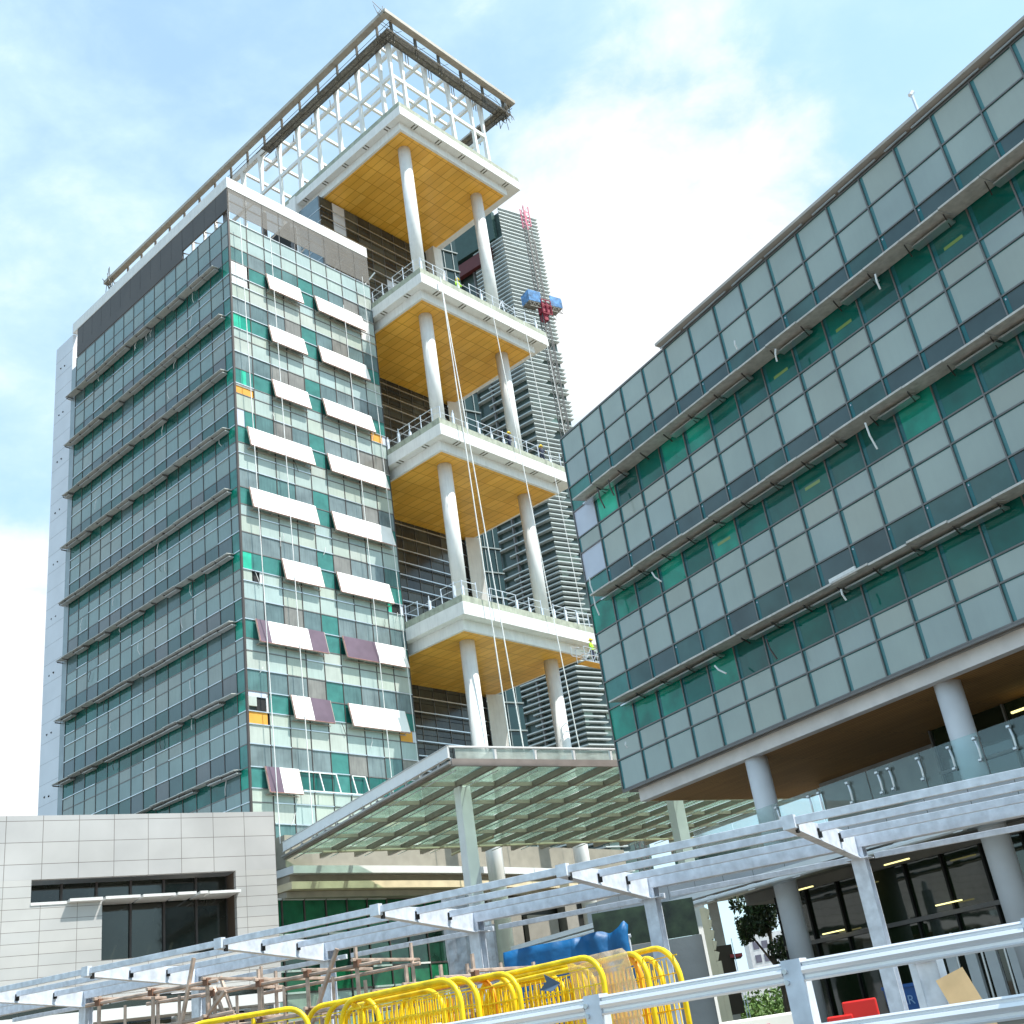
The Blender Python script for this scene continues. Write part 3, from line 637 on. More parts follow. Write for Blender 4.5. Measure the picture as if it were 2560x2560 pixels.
# ============================================================ CONSTRUCTION HOIST
HB = pol(3.68, 131); HO = thing('construction_hoist', 'lattice hoist mast with pink top and blue twin work platforms on the louvred tower', 'hoist', tuple(HB), R(35.5))
def lattice(b, z0, z1, w, x=0, y=0, r=.06):
    for sx in (-w, w):
        for sy in (-w, w): b.tube([(x+sx, y+sy, z0), (x+sx, y+sy, z1)], r, 4)
    z = z0
    while z < z1-.5:
        z2 = min(z+1.2, z1)
        for s1, s2 in (((-w, -w), (w, -w)), ((w, -w), (w, w)), ((w, w), (-w, w)), ((-w, w), (-w, -w))):
            b.tube([(x+s1[0], y+s1[1], z), (x+s2[0], y+s2[1], z2)], r*.55, 3); b.tube([(x+s1[0], y+s1[1], z), (x+s2[0], y+s2[1], z)], r*.55, 3)
        z = z2
zt = .7+131*.812
b = MB(); lattice(b, 5, zt, .38); b.tube([(.9, 0, 5), (.9, 0, zt-2)], .07, 4); b.build('mast', mat('mast_steel', (.13, .125, .12), .5, .5), HO)
b = MB(); lattice(b, zt, zt+3.6, .42, r=.08); b.build('mast_top', PINK, HO)
zc = .7+131*.7035
b = MB()
for x0, x1 in ((-2.6, -.55), (.75, 2.9)):
    for zz in (zc, zc-.75):
        for yy in (-.8, .8): b.tube([(x0, yy, zz), (x1, yy, zz)], .06, 4)
    x = x0
    while x < x1-.3:
        for yy in (-.8, .8): b.tube([(x, yy, zc), (x+.4, yy, zc-.75), (x+.8, yy, zc)], .04, 4)
        x += .75
    b.box(x0, x1, -.85, .85, zc, zc+.1)
b.build('platform_truss', mat('platform_steel', (.22, .21, .19), .6, .3), HO)
b = MB(); b.box(-2.6, -.6, -.9, -.84, zc+.12, zc+1.9); b.box(-2.66, -2.6, -.9, .85, zc+.12, zc+1.8); b.box(-1.3, -.6, -.3, .8, zc+.12, zc+2.2); b.box(.95, 2.9, -.9, -.84, zc+.12, zc+1.75); b.box(2.9, 2.96, -.9, .85, zc+.12, zc+1.5)
b.build('blue_screen', BLUEP, HO)
b = MB(); b.box(-.6, .8, -.8, .2, zc-1.2, zc+.4)
for x in (-.65, .1, .85): b.tube([(x, -.95, zc-1.6), (x, -.95, zc+.7)], .09, 5)
for z in (zc-1.6, zc-.2, zc+.7): b.tube([(-.65, -.95, z), (.85, -.95, z)], .09, 5)
b.box(-.35, .45, -.5, .3, zc-2.3, zc-1.2); b.build('drive_unit', REDP, HO)

# ============================================================ RIGHT BUILDING
# local: x along the big facade towards the viewer's right, y back
RB = thing('angled_office_block', 'long green glass office block raised on white round columns', 'building', (2.4305, 40.928, 0), R(-54.8))
rz = [22.97, 21.85, 20.72, 19.64, 18.49, 17.83, 16.64, 15.63, 14.46, 13.71, 12.57, 11.54, 10.36, 9.66, 8.60]
rt_ = 'PPGVSPGVSPGVSP'
rx = [0]+[1.39+1.368*i for i in range(19)]
RX_END = rx[-1]
MB().box(.1, RX_END+2, .12, 14, 8.62, 22.9).build('block_core', mat('block_backing', (.03, .05, .05), .8), RB)
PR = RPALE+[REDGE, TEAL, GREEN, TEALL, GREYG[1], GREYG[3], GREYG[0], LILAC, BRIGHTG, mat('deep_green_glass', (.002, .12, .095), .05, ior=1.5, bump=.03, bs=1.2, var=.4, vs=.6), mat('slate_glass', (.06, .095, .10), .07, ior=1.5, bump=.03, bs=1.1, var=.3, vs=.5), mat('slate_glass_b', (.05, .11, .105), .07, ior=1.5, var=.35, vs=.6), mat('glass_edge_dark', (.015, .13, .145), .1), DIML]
win, spa = [], []
for ri, ty in enumerate(rt_):
    zt_, zb_ = rz[ri], rz[ri+1]
    for c in range(len(rx)-1):
        x0, x1 = rx[c]+.02, rx[c+1]-.02; y0 = -.012-random.random()*.003
        if ty in 'PS':
            pcs = [((x0, x1, y0, .1, zb_+.02, zt_-.02), 3), ((x0+.11, x1-.02, y0-.004, y0-.001, zb_+.035, zt_-.05), random.choice((0, 0, 1, 2)))]  # pale inset leaves a teal margin, painting the pane's inner reflection
            if c == 0 and ri in (5,): pcs = [((x0, x1, y0, .1, zb_+.02, zt_-.02), 10)]
            spa.append((-c, pcs))
        else:
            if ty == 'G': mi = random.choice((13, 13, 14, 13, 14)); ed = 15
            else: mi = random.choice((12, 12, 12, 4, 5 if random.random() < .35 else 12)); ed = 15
            if c == 0: mi = 6
            if c == 0 and ty == 'V': mi = 10 if ri == 3 else 5
            if ty == 'V' and ri != 3 and c in (1, 2, 3) and random.random() < .7: mi = 5
            if (ri, c) in ((7, 3), (11, 4)): mi = 5
            if ri == 3 and c == 1: mi = 11
            if ri == 3 and c == 4: mi = 5
            pcs = [((x0, x1, y0, .1, zb_+.02, zt_-.02), mi)]
            if c: pcs.append(((x0, x0+.13, y0-.004, y0-.001, zb_+.02, zt_-.04), ed))  # edge strip paints the same inner reflection onto the vision pane
            if ty == 'G' and c and random.random() < .5: pcs.append(((x0+.05, x0+.09, y0-.012, y0-.005, zt_-.16, zt_-.11), 10))
            if (ri, c) in ((3, 8), (3, 10), (7, 8), (3, 13), (7, 5), (3, 16)): pcs.append(((x0+.35, x1-.35, y0-.004, y0-.001, zb_+.42, zb_+.52), 16))
            win.append((-c, pcs))
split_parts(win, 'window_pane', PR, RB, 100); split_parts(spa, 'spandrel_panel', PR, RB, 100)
b = MB()
for x in rx: b.box(x-.022, x+.022, -.06, .1, 8.6, 22.97)
b.box(-.07, -.0, -.02, 6, 8.6, 22.97)
b.build('mullion', FRAME, RB)
b = MB()
for z in rz: b.box(0, RX_END, -.055, .1, z-.024, z+.024)
b.box(.0, RX_END, -.075, .0, 8.5, 8.565)
b.build('transom', FRAME, RB)
MB().box(0, RX_END, -.02, 14, 22.99, 23.05).build('roof_edge', FRAME, RB)
b = MB(); b.hexa([(6.75, -.30, 23.12), (RX_END, -.30, 23.12), (RX_END, .5, 23.05), (6.75, .5, 23.05), (6.75, -.30, 23.22), (RX_END, -.30, 23.22), (RX_END, .5, 23.30), (6.75, .5, 23.30)])
b.box(6.8, RX_END, .02, .4, 23.0, 23.05); b.build('roof_coping', mat('beige_coping', (.42, .39, .36), .5), RB)
b = MB(); x = 6.8
while x < 24:
    l_ = rnd(.8, 2.4); b.tube([(x, -.12, 23.02), (x+l_, -.12, 23.03)], .03, 5); x += l_+rnd(.1, .5)
b.build('edge_trim', SILVER, RB)
for ri, zz in enumerate((19.64, 15.63, 11.54)):
    o = MB(); x = 1.12; lip = []; br = []; c = 1
    while x < RX_END:
        x2 = rx[c+1]-.3 if c+1 < len(rx) else RX_END; x2 = min(x2, RX_END); d = rnd(-.025, .025)
        o.hexa([(x, -.86, zz-.12+d), (x2-.02, -.86, zz-.12+d), (x2-.02, -.06, zz-.06), (x, -.06, zz-.06), (x, -.86, zz-.06+d), (x2-.02, -.86, zz-.06+d), (x2-.02, -.06, zz-.02), (x, -.06, zz-.02)], 0)
        if random.random() < .8: lip.append(MB().box(x+.02, x2-.06, -.40+d, -.10, zz-.24+d*.5, zz-.19+d*.5))
        br.append(MB().beam((x2-.02, -.66, zz-.2), (x2-.25, -.08, zz-.24), .03, .05))
        x = x2; c += 1
        if c+1 > len(rx): break
    so = o.build('light_shelf', [SHELF], RB)
    for q in lip: q.build('inner_blade', SILVER, so)
    for q in br: q.build('bracket', DARKAL, so)
s = MB()
for x, z, dx, ln, mi in ((2.6, 19.3, .15, .9, 1), (3.3, 19.3, .1, .7, 1), (1.15, 16.3, .05, .75, 0), (1.2, 15.5, .1, .8, 0), (4.6, 15.0, .35, .5, 0), (10.8, 20.6, .0, .35, 0), (9.0, 10.9, .2, .7, 1), (6.6, 10.9, .4, .4, 0), (14.6, 15.3, .1, .9, 0), (16.4, 19.2, -.02, .5, 0), (12.3, 19.3, -.1, .4, 0), (12.2, 11.2, .05, .35, 0), (1.5, 9.9, .0, .2, 0)):
    s.tube([(x, -.75, z), (x+dx*.4, -.78, z-ln*.5), (x+dx, -.72, z-ln)], .028, 5, mi)
s.box(11.9, 12.9, -.8, -.74, 11.42, 11.62, 0)
s.build('loose_strip', [WHITE, DARKAL], RB)['kind'] = 'stuff'
# soffit, edge beam, upper terrace
MB().box(.45, RX_END, .28, .62, 8.08, 8.50).build('edge_beam', mat('beam_offwhite', (.72, .68, .66), .6), RB)
MB().box(.45, RX_END, .64, 8.6, 8.10, 8.16).build('soffit', BWOOD, RB)
MB().box(.1, RX_END, .15, 14, 8.50, 8.60).build('floor_slab', CONCG, RB)
b = MB().box(2.7, 9.2, 6.9, 8.5, 5.3, 8.09); b.build('terrace_wall', mat('terrace_grey_wall', (.40, .40, .40), .6), RB)
b = MB().box(9.25, RX_END, 5.2, 8.4, 4.6, 8.09); b.build('terrace_glazing', LOBBY, RB)
b = MB()
for x in [9.3+1.37*i for i in range(12)]: b.box(x-.03, x+.03, 5.1, 5.2, 5.3, 8.09)
b.box(9.25, RX_END, 5.08, 5.19, 6.7, 6.78); b.build('terrace_mullion', FRAME, RB)
for x, y, z in ((12.6, 4.6, 7.6), (16, 4.5, 7.6)): MB().box(x, x+1.3, y, y+.08, z, z+.06).build('ceiling_light', LAMP, RB)
for cx, cy in ((5.95, .75), (13.4, .95), (20.8, 1.0)):
    o = MB().tube([(cx, cy, 0), (cx, cy, 8.49)], .36, 40).build('round_column', mat('column_grey_white_%d' % int(cx), (.70, .70, .72), .5, var=.05), RB)
    for p in o.data.polygons: p.use_smooth = len(p.vertices) == 4
MB().box(2.0, 2.5, 8.0, 8.6, 0, 8.1).build('square_column', WHITEC, RB)
MB().box(1.6, RX_END, .0, 6.9, 4.55, 5.25).box(-3.4, 1.599, .0, 2.2, 4.55, 5.25).build('terrace_deck', grid_mat('deck_fascia_panels', (.40, .40, .41), (.38, .38, .39), (.1, .1, .1), 1.37, 3, (0, 2), off=0), RB)
MB().box(1.6, RX_END, 3.1, 6.9, 4.2, 4.54).build('lobby_ceiling', CONCG, RB)
b = MB()
for x in [3.0+1.9*i for i in range(12)]: b.box(x, x+1.86, .14, .16, 5.28, 6.45)
b.build('balustrade_glass', RAILGLASS, RB)
for x in (7.0, 8.37, 8.78, 9.91, 11.02, 11.43, 12.45, 13.48, 14.3, 15.34, 16.5, 17.5):
    b = MB(); b.tube([(x, .10, 5.7), (x+.02, .08, 6.05), (x-.02, .10, 6.3)], .028, 6); b.tube([(x-.05, .06, 6.3), (x+.05, .06, 6.3)], .05, 6); b.tube([(x-.05, .06, 5.75), (x+.05, .06, 5.75)], .05, 6)
    b.build('balustrade_clamp', SILVER, RB)
b = MB().box(-8, RX_END, -.55, -.05, 4.36, 4.52, 0).tube([(-8, -.62, 4.22), (RX_END, -.62, 4.22)], .07, 8, 0).box(-8, RX_END, -.5, -.1, 4.16, 4.2, 1)
for x in [2+1.9*i for i in range(11)]: b.box(x, x+.3, -.66, -.5, 4.14, 4.3, 0)
b.build('canopy_gutter', [WHITEC, SILVER], RB)
b = MB().box(3.2, RX_END, 3.0, 3.08, 0, 4.2); b.build('lobby_glass', LOBBY, RB)
b = MB()
for x in [3.2+1.37*i for i in range(16)]: b.box(x-.035, x+.035, 2.9, 3.0, 0, 4.2, 0)
b.box(3.2, RX_END, 2.86, 2.99, 2.56, 2.68, 1); b.box(3.2, RX_END, 2.92, 2.99, .0, .25, 0)
b.build('lobby_mullion', [BLACK, FRAME], RB)
for x, y, z in ((5.2, 2.6, 2.75), (9.6, 2.7, 2.85), (9.2, 1.5, 4.1), (5.4, 1.5, 4.05)): MB().box(x, x+.9, y, y+.06, z, z+.035).build('lobby_light', LAMP, RB)
b = MB().box(9.6, 9.95, 2.5, 2.6, 0, 1.75).box(10.25, 10.6, 2.5, 2.6, 0, 1.8).box(10.9, 11.25, 2.5, 2.6, 0, 1.8).box(11.6, 11.95, 2.5, 2.6, 0, 1.8)
b.build('white_panel', WHITEC, RB)
AN = MB().tube([(0, 0, 0), (0, 0, 1.3)], .05, 6).tube([(-.05, 0, 1.3), (.05, 0, 1.42)], .08, 6).build('roof_rod', SILVER)
AN.location = RB.matrix_basis @ Vector((0, 0, 0)); AN.location = Matrix.Translation(RB.location) @ Matrix.Rotation(R(-54.8), 4, 'Z') @ Vector((18.6, .6, 23.3)); tag(AN, 'short metal rod standing on the roof edge of the right glass block', 'rod')

LK = thing('link_bridge', 'elevated grey panelled link bridge far behind the first white round column', 'bridge', tuple(pol(5.2, 60)), R(-5))
MB().box(0, 7.0, 0, 3, 6.4, 9.1).build('wall', grid_mat('bridge_panels', (.36, .37, .36), (.33, .34, .34), (.12, .12, .12), 1.4, .9, (0, 2), off=0), LK)
MB().box(0, 7.0, -.05, -.01, 7.3, 8.3).build('window_band', GREYG[3], LK)
MB().box(-.1, 7.1, -.15, 3.1, 9.11, 9.3).build('roof_edge', WHITEC, LK)
for x in (1.2, 6.2): MB().box(x, x+.5, 1, 1.5, 0, 6.39).build('leg', CONCG, LK)

# ============================================================ GLASS CANOPY
CP = thing('glass_entrance_canopy', 'large flat glass canopy with grey steel ribs between the buildings', 'canopy', (-3.698, 43.958, 0), R(35.5))
MZ = 11.09; NX = 13; px_, py_ = 1.935, 3.2; CD = 17.6; CW = px_*NX
for i in range(NX+1):
    x = i*px_
    b = MB().box(x-.09, x+.09, 0, CD, MZ, MZ+.24, 0)
    b.build('rafter', mat('rib_grey_brown_%d' % i, (.25, .215, .18), .5, .2), CP)
for i in range(0, NX):
    x = i*px_
    if i == 0:
        MB().box(-.27, -.19, -.02, CD-.4, MZ+.33, MZ+.78).box(-.31, -.15, -.03, CD-.4, MZ+.785, MZ+.80).box(-.31, -.15, -.03, CD-.4, MZ+.31, MZ+.325).build('deep_beam', WHITEC, CP)
    else:
        MB().hexa([(x-.05, .0, MZ+.27), (x+.05, .0, MZ+.27), (x+.05, 2.4, MZ+.27), (x-.05, 2.4, MZ+.27), (x-.05, -.02, MZ+.76), (x+.05, -.02, MZ+.76), (x+.05, .5, MZ+.72), (x-.05, .5, MZ+.72)]).build('front_fin', WHITEC, CP)
for j in range(6):
    y = j*py_+.06
    MB().box(.09, CW, y-.05, y+.05, MZ+.03, MZ+.2).build('purlin', mat('purlin_grey_%d' % j, (.34, .30, .25), .5, .2), CP)
b = MB().box(-.2, CW, -.14, -.02, MZ-.02, MZ+.26, 0).tube([(-.2, .0, MZ+.76), (CW, .0, MZ+.76)], .05, 6, 1)
b.build('front_fascia', [mat('fascia_brown_grey', (.33, .29, .27), .4, .3), WHITEC], CP)
b = MB()
for x0 in range(0, 12): b.box(x0*px_+.1, x0*px_+px_-.1, .03, .045, MZ+.27, MZ+.71)
b.build('front_glass', clear_glass('dusty_white_glass', (.85, .9, .88), .03, .55, (.80, .84, .80)), CP)
b = MB().tube([(-.25, -.1, MZ+.1), (-.25, CD-.2, MZ+.1)], .07, 8)
for y in [.8+1.4*i for i in range(12)]: b.tube([(-.25, y, MZ+.1), (-.25, y, MZ+.4)], .03, 5); b.box(-.3, -.1, y-.06, y+.06, MZ+.14, MZ+.22)
b.build('side_rail', mat('rail_grey', (.36, .34, .32), .4, .4), CP)
gp = []
for i in range(NX):
    for j in range(6):
        y1 = min((j+1)*py_, CD)
        gp.append((i, [((i*px_+.06, i*px_+px_-.06, j*py_+.06, y1-.0, MZ+.26, MZ+.28), 0)]))
split_parts(gp, 'glass_panel', [CANGLASS], CP, 100)
b = MB()
for i in range(0, NX, 1): b.tube([(i*px_+.25, .4, MZ-.06), (i*px_+.25, CD-.5, MZ-.06)], .025, 5)
b.build('sprinkler_pipe', SILVER, CP)
b = MB().tube([(1, 15.2, MZ-.15), (CW, 15.2, MZ-.15)], .06, 6).tube([(9.5, 13.0, MZ-.12), (9.5, 17.4, MZ-.12)], .07, 6); b.build('service_pipe', mat('pipe_cream', (.55, .48, .35), .5), CP)
b = MB().hexa([(1.80, 2.95, 0), (2.45, 2.95, 0), (2.45, 3.5, 0), (1.8, 3.5, 0), (1.85, 2.97, MZ), (2.40, 2.97, MZ), (2.40, 3.48, MZ), (1.85, 3.48, MZ)])
b.build('column', WHITEC, CP, bevel=.05)
b = MB().box(13.3, 13.9, 3.0, 3.5, 0, MZ); b.build('column', WHITEC, CP)
# ============================================================ PODIUM
PB = thing('panelled_podium', 'low annex clad in pale grey panels with a dark recessed window', 'building', (-11.514, 46.599, 0), R(35.5))
T_ = 11.0
b = MB(); WX0, WX1, WZ0, WZ1 = -9.22, -1.68, 7.86, 8.72; GX0, GZ0 = -6.75, 5.8
b.box(-22, 0, 0, .25, WZ1, T_, 0); b.box(WX1, 0, 0, .25, WZ1-.001-.0, WZ1, 0)
b.build('upper_cladding', [PODCLAD2], PB)
b = MB()
b.box(-22, WX0, 0, .25, 4.5, WZ1-.002); b.box(WX1, 0, 0, .25, 4.5, WZ1-.002); b.box(WX0, GX0, 0, .25, 4.5, WZ0); b.box(GX0, WX1, 0, .25, 4.5, GZ0)
b.build('lower_cladding', [PODCLAD], PB)
MB().box(-22, -.25, .26, 16, 1.2, T_-.05).build('annex_core', mat('annex_backing', (.25, .25, .25), .8), PB) if False else None
b = MB().box(-22, -.01, .26, 14, 9.2, T_-.02).box(-.26, -.01, .26, 7.5, 0, 9.19).box(-22, -9.3, .26, 14, 4.5, 9.19); b.build('annex_core', CLAD, PB)
b = MB().box(WX0, WX1, 1.15, 1.25, 5.0, 8.72, 0)
b.build('window_glass', DGLASS, PB)
b = MB()
for x in [WX0+1.26*i for i in range(7)]: b.box(x-.04, x+.04, 1.05, 1.15, 5.0, 8.72)
b.build('window_mullion', DARKAL, PB)
b = MB()
for x0, x1, dz_ in ((WX0, -8.0, 0), (-7.95, -6.8, .03), (-6.7, -5.45, .04), (-5.35, -4.15, .04), (-4.05, -3.35, .05), (-3.2, -2.9, .05), (-2.85, -1.6, .03)):
    b.box(x0, x1, -.32 if x0 > WX0 else -.03, 1.0, WZ0-.04+dz_, WZ0+.06+dz_)
b.build('window_shelf', [WHITE], PB)
for x in (WX0+.0, ): pass
RV = mat('reveal_brown', (.10, .07, .05), .6); MB().box(WX0-.03, WX0, .26, 1.2, 7.8, 8.7).build('window_reveal', RV, PB); MB().box(WX1, WX1+.03, .26, 1.2, 5, 8.7).build('window_reveal', RV, PB)
MB().box(-22, -.27, .5, .6, 4.1, 4.49).build('strip_window', DGLASS, PB); MB().box(-22, -.27, -.9, .6, 3.72, 4.09).build('white_ledge', WHITEC, PB)
MB().box(-22, -.27, 1.4, 1.5, 0, 3.71).build('dark_opening', DGLASS, PB)
for x in (-14.6, -10.9, -7.6, -4.0, -1.2): MB().box(x, x+.7, .2, .9, 0, 3.71).build('square_column', CLAD, PB)
# lower front of the tower: frieze, ledges and green glass (tower frame)
LB = thing('entrance_podium', 'curved white ledges and green glass wall at the foot of the office tower', 'building', (-15.467, 57.972, 0), R(50.59))
MB().box(1.3, 3.0, -.9, 0, 10.75, 12.35, 0).box(3.0, 30, -.6, 0, 10.75, 12.3, 0).build('parapet', mat('cream_render', (.26, .24, .195), .6), LB)  # parapet colour darkened to stand in for shade under the canopy
def ledge(nm, x0, x1, y0, yc, z0, z1, m_):   # gently bowed slab
    b = MB(); n = 14
    for i in range(n):
        t0, t1 = i/n, (i+1)/n; xa, xb = x0+(x1-x0)*t0, x0+(x1-x0)*t1
        ya, yb = y0-yc*4*t0*(1-t0), y0-yc*4*t1*(1-t1)
        b.hexa([(xa, ya, z0), (xb, yb, z0), (xb, 0, z0), (xa, 0, z0), (xa, ya, z1), (xb, yb, z1), (xb, 0, z1), (xa, 0, z1)])
    return b.build(nm, m_, LB)
ledge('ledge', 1.3, 26, -1.5, .5, 10.35, 10.72, WHITEC)
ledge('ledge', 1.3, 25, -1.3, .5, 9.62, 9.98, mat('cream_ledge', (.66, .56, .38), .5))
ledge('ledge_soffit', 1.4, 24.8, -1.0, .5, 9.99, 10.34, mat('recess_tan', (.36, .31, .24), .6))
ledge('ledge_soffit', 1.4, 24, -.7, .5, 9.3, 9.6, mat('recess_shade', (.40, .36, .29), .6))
items = []
zr = [9.3, 7.6, 5.9, 4.9, 3.2, 1.6, .1]
for r_ in range(6):
    for c in range(10):
        x0 = 1.39*c+.05; mi = 0 if r_ in (0,) else (1 if r_ == 1 else (0 if r_ == 2 else random.choice((2, 3))))
        items.append((r_, [((x0, x0+1.33, -.25, -.2, zr[r_+1]+.03, zr[r_]-.03), mi)]))
split_parts(items, 'glass_panel', [mat('emerald_glass', (.012, .13, .06), .08, var=.3), mat('bottle_glass', (.01, .045, .03), .06, ior=1.6, var=.4), PALE[1], PALE[2]], LB, 100)
b = MB()
for c in range(11): b.box(1.39*c-.04, 1.39*c+.04, -.32, -.2, 0, 9.3, 0)
for z in zr:
    for c in range(10):
        m_ = 1 if random.random() < .6 else 0
        b.box(1.39*c+.05, 1.39*c+1.34, -.38 if m_ else -.3, -.2, z-.04, z+.05, m_)
b.build('glazing_bar', [DARKAL, WHITEC], LB)
MB().box(.1, 32, -.19, 4.8, 0, 9.29).build('inner_wall', mat('podium_dark', (.02, .02, .018), .5), LB)
b = MB()
for x in (15.6, 17.2, 22.5, 25.3): b.box(x, x+1.15, -.9, -.25, 0, 9.2, 0)
b.box(19.2, 22, -.6, -.25, 5.2, 8.2, 0); b.box(26, 31, -.7, -.25, 3.6, 9.2, 0)
b.build('beige_panel', [mat('beige_grey_panel', (.27, .25, .22), .5)], LB)
WC = thing('wrapped_column', 'tall column wrapped in wrinkled grey plastic beside the emerald glass', 'column', tuple(pol(-5.55, 46)), R(20))
b = MB(); ring = 18; nz_ = 22
for k in range(nz_+1):
    for i in range(ring):
        a = 2*math.pi*i/ring; rr = .52+.05*math.sin(i*3.1+k*.5)+rnd(-.02, .02); b.v.append((rr*math.cos(a), rr*math.sin(a), 6.5*k/nz_))
for k in range(nz_):
    for i in range(ring): b.f.append((k*ring+i, k*ring+(i+1) % ring, (k+1)*ring+(i+1) % ring, (k+1)*ring+i)); b.m.append(0)
b.build('plastic_sheet', PLASTIC, WC)
b = MB().box(-.3, .3, -.3, .3, 0, 6.6); b.build('shaft', WHITEC, WC)
WC2 = thing('wrapped_post', 'slim post wrapped in clear crinkled plastic right behind the fourth walkway post', 'column', tuple(pol(-4.1, 36)), 0)
MB().tube([(0, 0, 0), (.03, 0, 1.2), (-.02, 0, 2.4), (0, 0, 4.3)], .19, 9).build('plastic_sheet', PLASTIC, WC2)
MB().tube([(0, 0, 0), (0, 0, 4.6)], .1, 8).build('shaft', WHITEC, WC2)

# ============================================================ COVERED WALKWAY FRAME
az = 119.6
WK = thing('walkway_frame', 'galvanised steel frame of an unfinished covered walkway', 'canopy', (-10.54, 25.73, 0), R(-29.6))
S_ = 4.02; K0, K1 = -2, 7
def zt_at(i): return 3.66-.078*i
def wk(x, t, dz=0): return (x, t, zt_at(x/S_)+dz)
for nm, t, w_, h_, dz_ in (('purlin', 0, .07, .12, -.06), ('purlin', 1.1, .07, .12, -.08), ('purlin', 2.15, .07, .12, -.12), ('gutter', 3.12, .26, .22, -.16), ('edge_rail', 3.85, .06, .10, -.36)):
    for i in range(K0, K1):
        xa, xb = i*S_+.07, (i+1)*S_-.07
        MB().beam(wk(xa, t, dz_), wk(xb, t, dz_), w_, h_).build(nm, GALV, WK, bevel=.006)
for i in range(K0, K1+1):
    x = i*S_; z = zt_at(i)
    b = MB(); w_ = .045
    b.hexa([(x-w_, -.06, z-.16), (x+w_, -.06, z-.16), (x+w_, 3.0, z-.44), (x-w_, 3.0, z-.44), (x-w_, -.06, z+.01), (x+w_, -.06, z+.01), (x+w_, 3.0, z-.02), (x-w_, 3.0, z-.02)])
    b.hexa([(x-.075, -.07, z-.175), (x+.075, -.07, z-.175), (x+.075, 3.0, z-.46), (x-.075, 3.0, z-.46), (x-.075, -.07, z-.158), (x+.075, -.07, z-.158), (x+.075, 3.0, z-.44), (x-.075, 3.0, z-.44)])
    b.box(x-.10, x+.10, -.10, .02, z-.17, z+.03)
    rf_ = b.build('rafter', GALV, WK)
    b = MB()
    for t in (1.1, 2.15, .06):
        b = MB(); b.box(x+.046, x+.085, t-.04, t+.045, z-.23, z-.09); b.build('cleat', BLACK, rf_)
    b = MB(); hw = .12
    b.box(x-hw, x+hw, 3.0, 3.02, 0, z-.05); b.box(x-hw, x+hw, 3.22, 3.24, 0, z-.05); b.box(x-.015, x+.015, 3.02, 3.22, 0, z-.05); b.box(x-.2, x+.2, 2.95, 3.3, z-.46, z-.44)
    b.build('post', GALV, WK)

# ============================================================ SCAFFOLDS
def scaffold(label, az0, az1, D0, D1, zt__, nb, diag=()):
    p0, p1 = pol(az0, D0), pol(az1, D1); d = (p1-p0); Ln = d.length; ang = math.atan2(d.y, d.x)
    o = thing('scaffold', label, 'scaffold', tuple(p0), ang, 'scaffolds behind the walkway')
    st = MB(); lg = MB(); cl_ = MB(); step = Ln/nb
    for i in range(nb+1):
        for y in (0, 1.2):
            h = zt__+rnd(-.25, .2); st.tube([(i*step, y, 0), (i*step+rnd(-.02, .02), y, h)], .026, 6)
            if i < nb and y == 0: st.tube([(i*step+step*.5, y, .6), (i*step+step*.5, y, zt__-.2)], .02, 5)
    for z in (zt__-.12, zt__-.55, zt__-.95, zt__-1.5, .5):
        for y in (0, 1.2):
            lg.tube([(-.2, y, z), (Ln+rnd(0, .4), y, z+rnd(-.05, .05))], .024, 6)
        for i in range(nb+1): lg.tube([(i*step, -.1, z+.05), (i*step, 1.35, z+.05)], .022, 5); cl_.box(i*step-.034, i*step+.034, -.04, .04, z-.03, z+.05)
    st.build('standard', SCAF, o); lg.build('ledger', SCAF, o); cl_.build('coupler', mat('coupler_rust', (.16, .08, .05), .7), o)
    b = MB()
    for a_, c_ in diag: b.tube([a_, c_], .03, 6)
    if b.v: b.build('brace', SCAF, o)
    b = MB().tube([(step*.9, -.05, zt__-.9), (step*.9, -.05, zt__-.5)], .03, 6).tube([(step*.9, -.05, zt__-1.3), (step*.9, -.05, zt__-.92)], .03, 6, 1); b.build('marker_tube', [YEL, RED], o)
    return o
scaffold('rusty tube scaffold farthest left, behind the first walkway posts', -21.8, -17.2, 16.6, 15.6, 2.15, 2, [((.9, 0, .3), (1.45, 0, 2.35)), ((.2, 0, .4), (1.9, 0, 1.9)), ((1.7, 1.2, .3), (1.0, 1.2, 2.2))])
scaffold('rusty tube scaffold in the middle, with a leaning yellow-tipped tube', -16.9, -10.4, 16.0, 14.6, 2.05, 3, [((1.3, 0, 1.0), (1.95, 0, 2.15)), ((0, 0, 2.0), (.8, 0, .2))])
scaffold('low rusty tube scaffold farthest right, before the wrapped column', -9.6, -5.0, 15.2, 14.2, 1.72, 3, [])

# ============================================================ BLUE TARPAULIN SCREEN
TP = thing('tarpaulin_screen', 'sagging blue tarpaulin draped over a fence behind the yellow barriers', 'tarpaulin', tuple(pol(-3.5, 21.5)), -math.atan2(1.2, 2.3)*.35)
b = MB(); nx, nz = 60, 14; Wt = 2.25
for i in range(nx+1):
    for k in range(nz+1):
        u = i/nx; x = u*Wt; top = 2.36+.10*u+.012*math.sin(u*9)+.09*math.exp(-((u-.965)/.025)**2)-.07*math.exp(-((u-.86)/.05)**2)
        z = .5+(top-.5)*k/nz; y = .02*math.sin(u*16+z*2)+.012*math.sin(u*41-z*5)+(.05*math.sin((u-.6)*30+z*3) if u > .55 else 0); b.v.append((x+.04*math.sin(z*5), y, z))
for i in range(nx):
    for k in range(nz): a = i*(nz+1)+k; b.f.append((a, a+nz+1, a+nz+2, a+1)); b.m.append(0)
o = b.build('sheet', TARP, TP, smooth=True); sm = o.modifiers.new('t', 'SOLIDIFY'); sm.thickness = .01
b = MB()
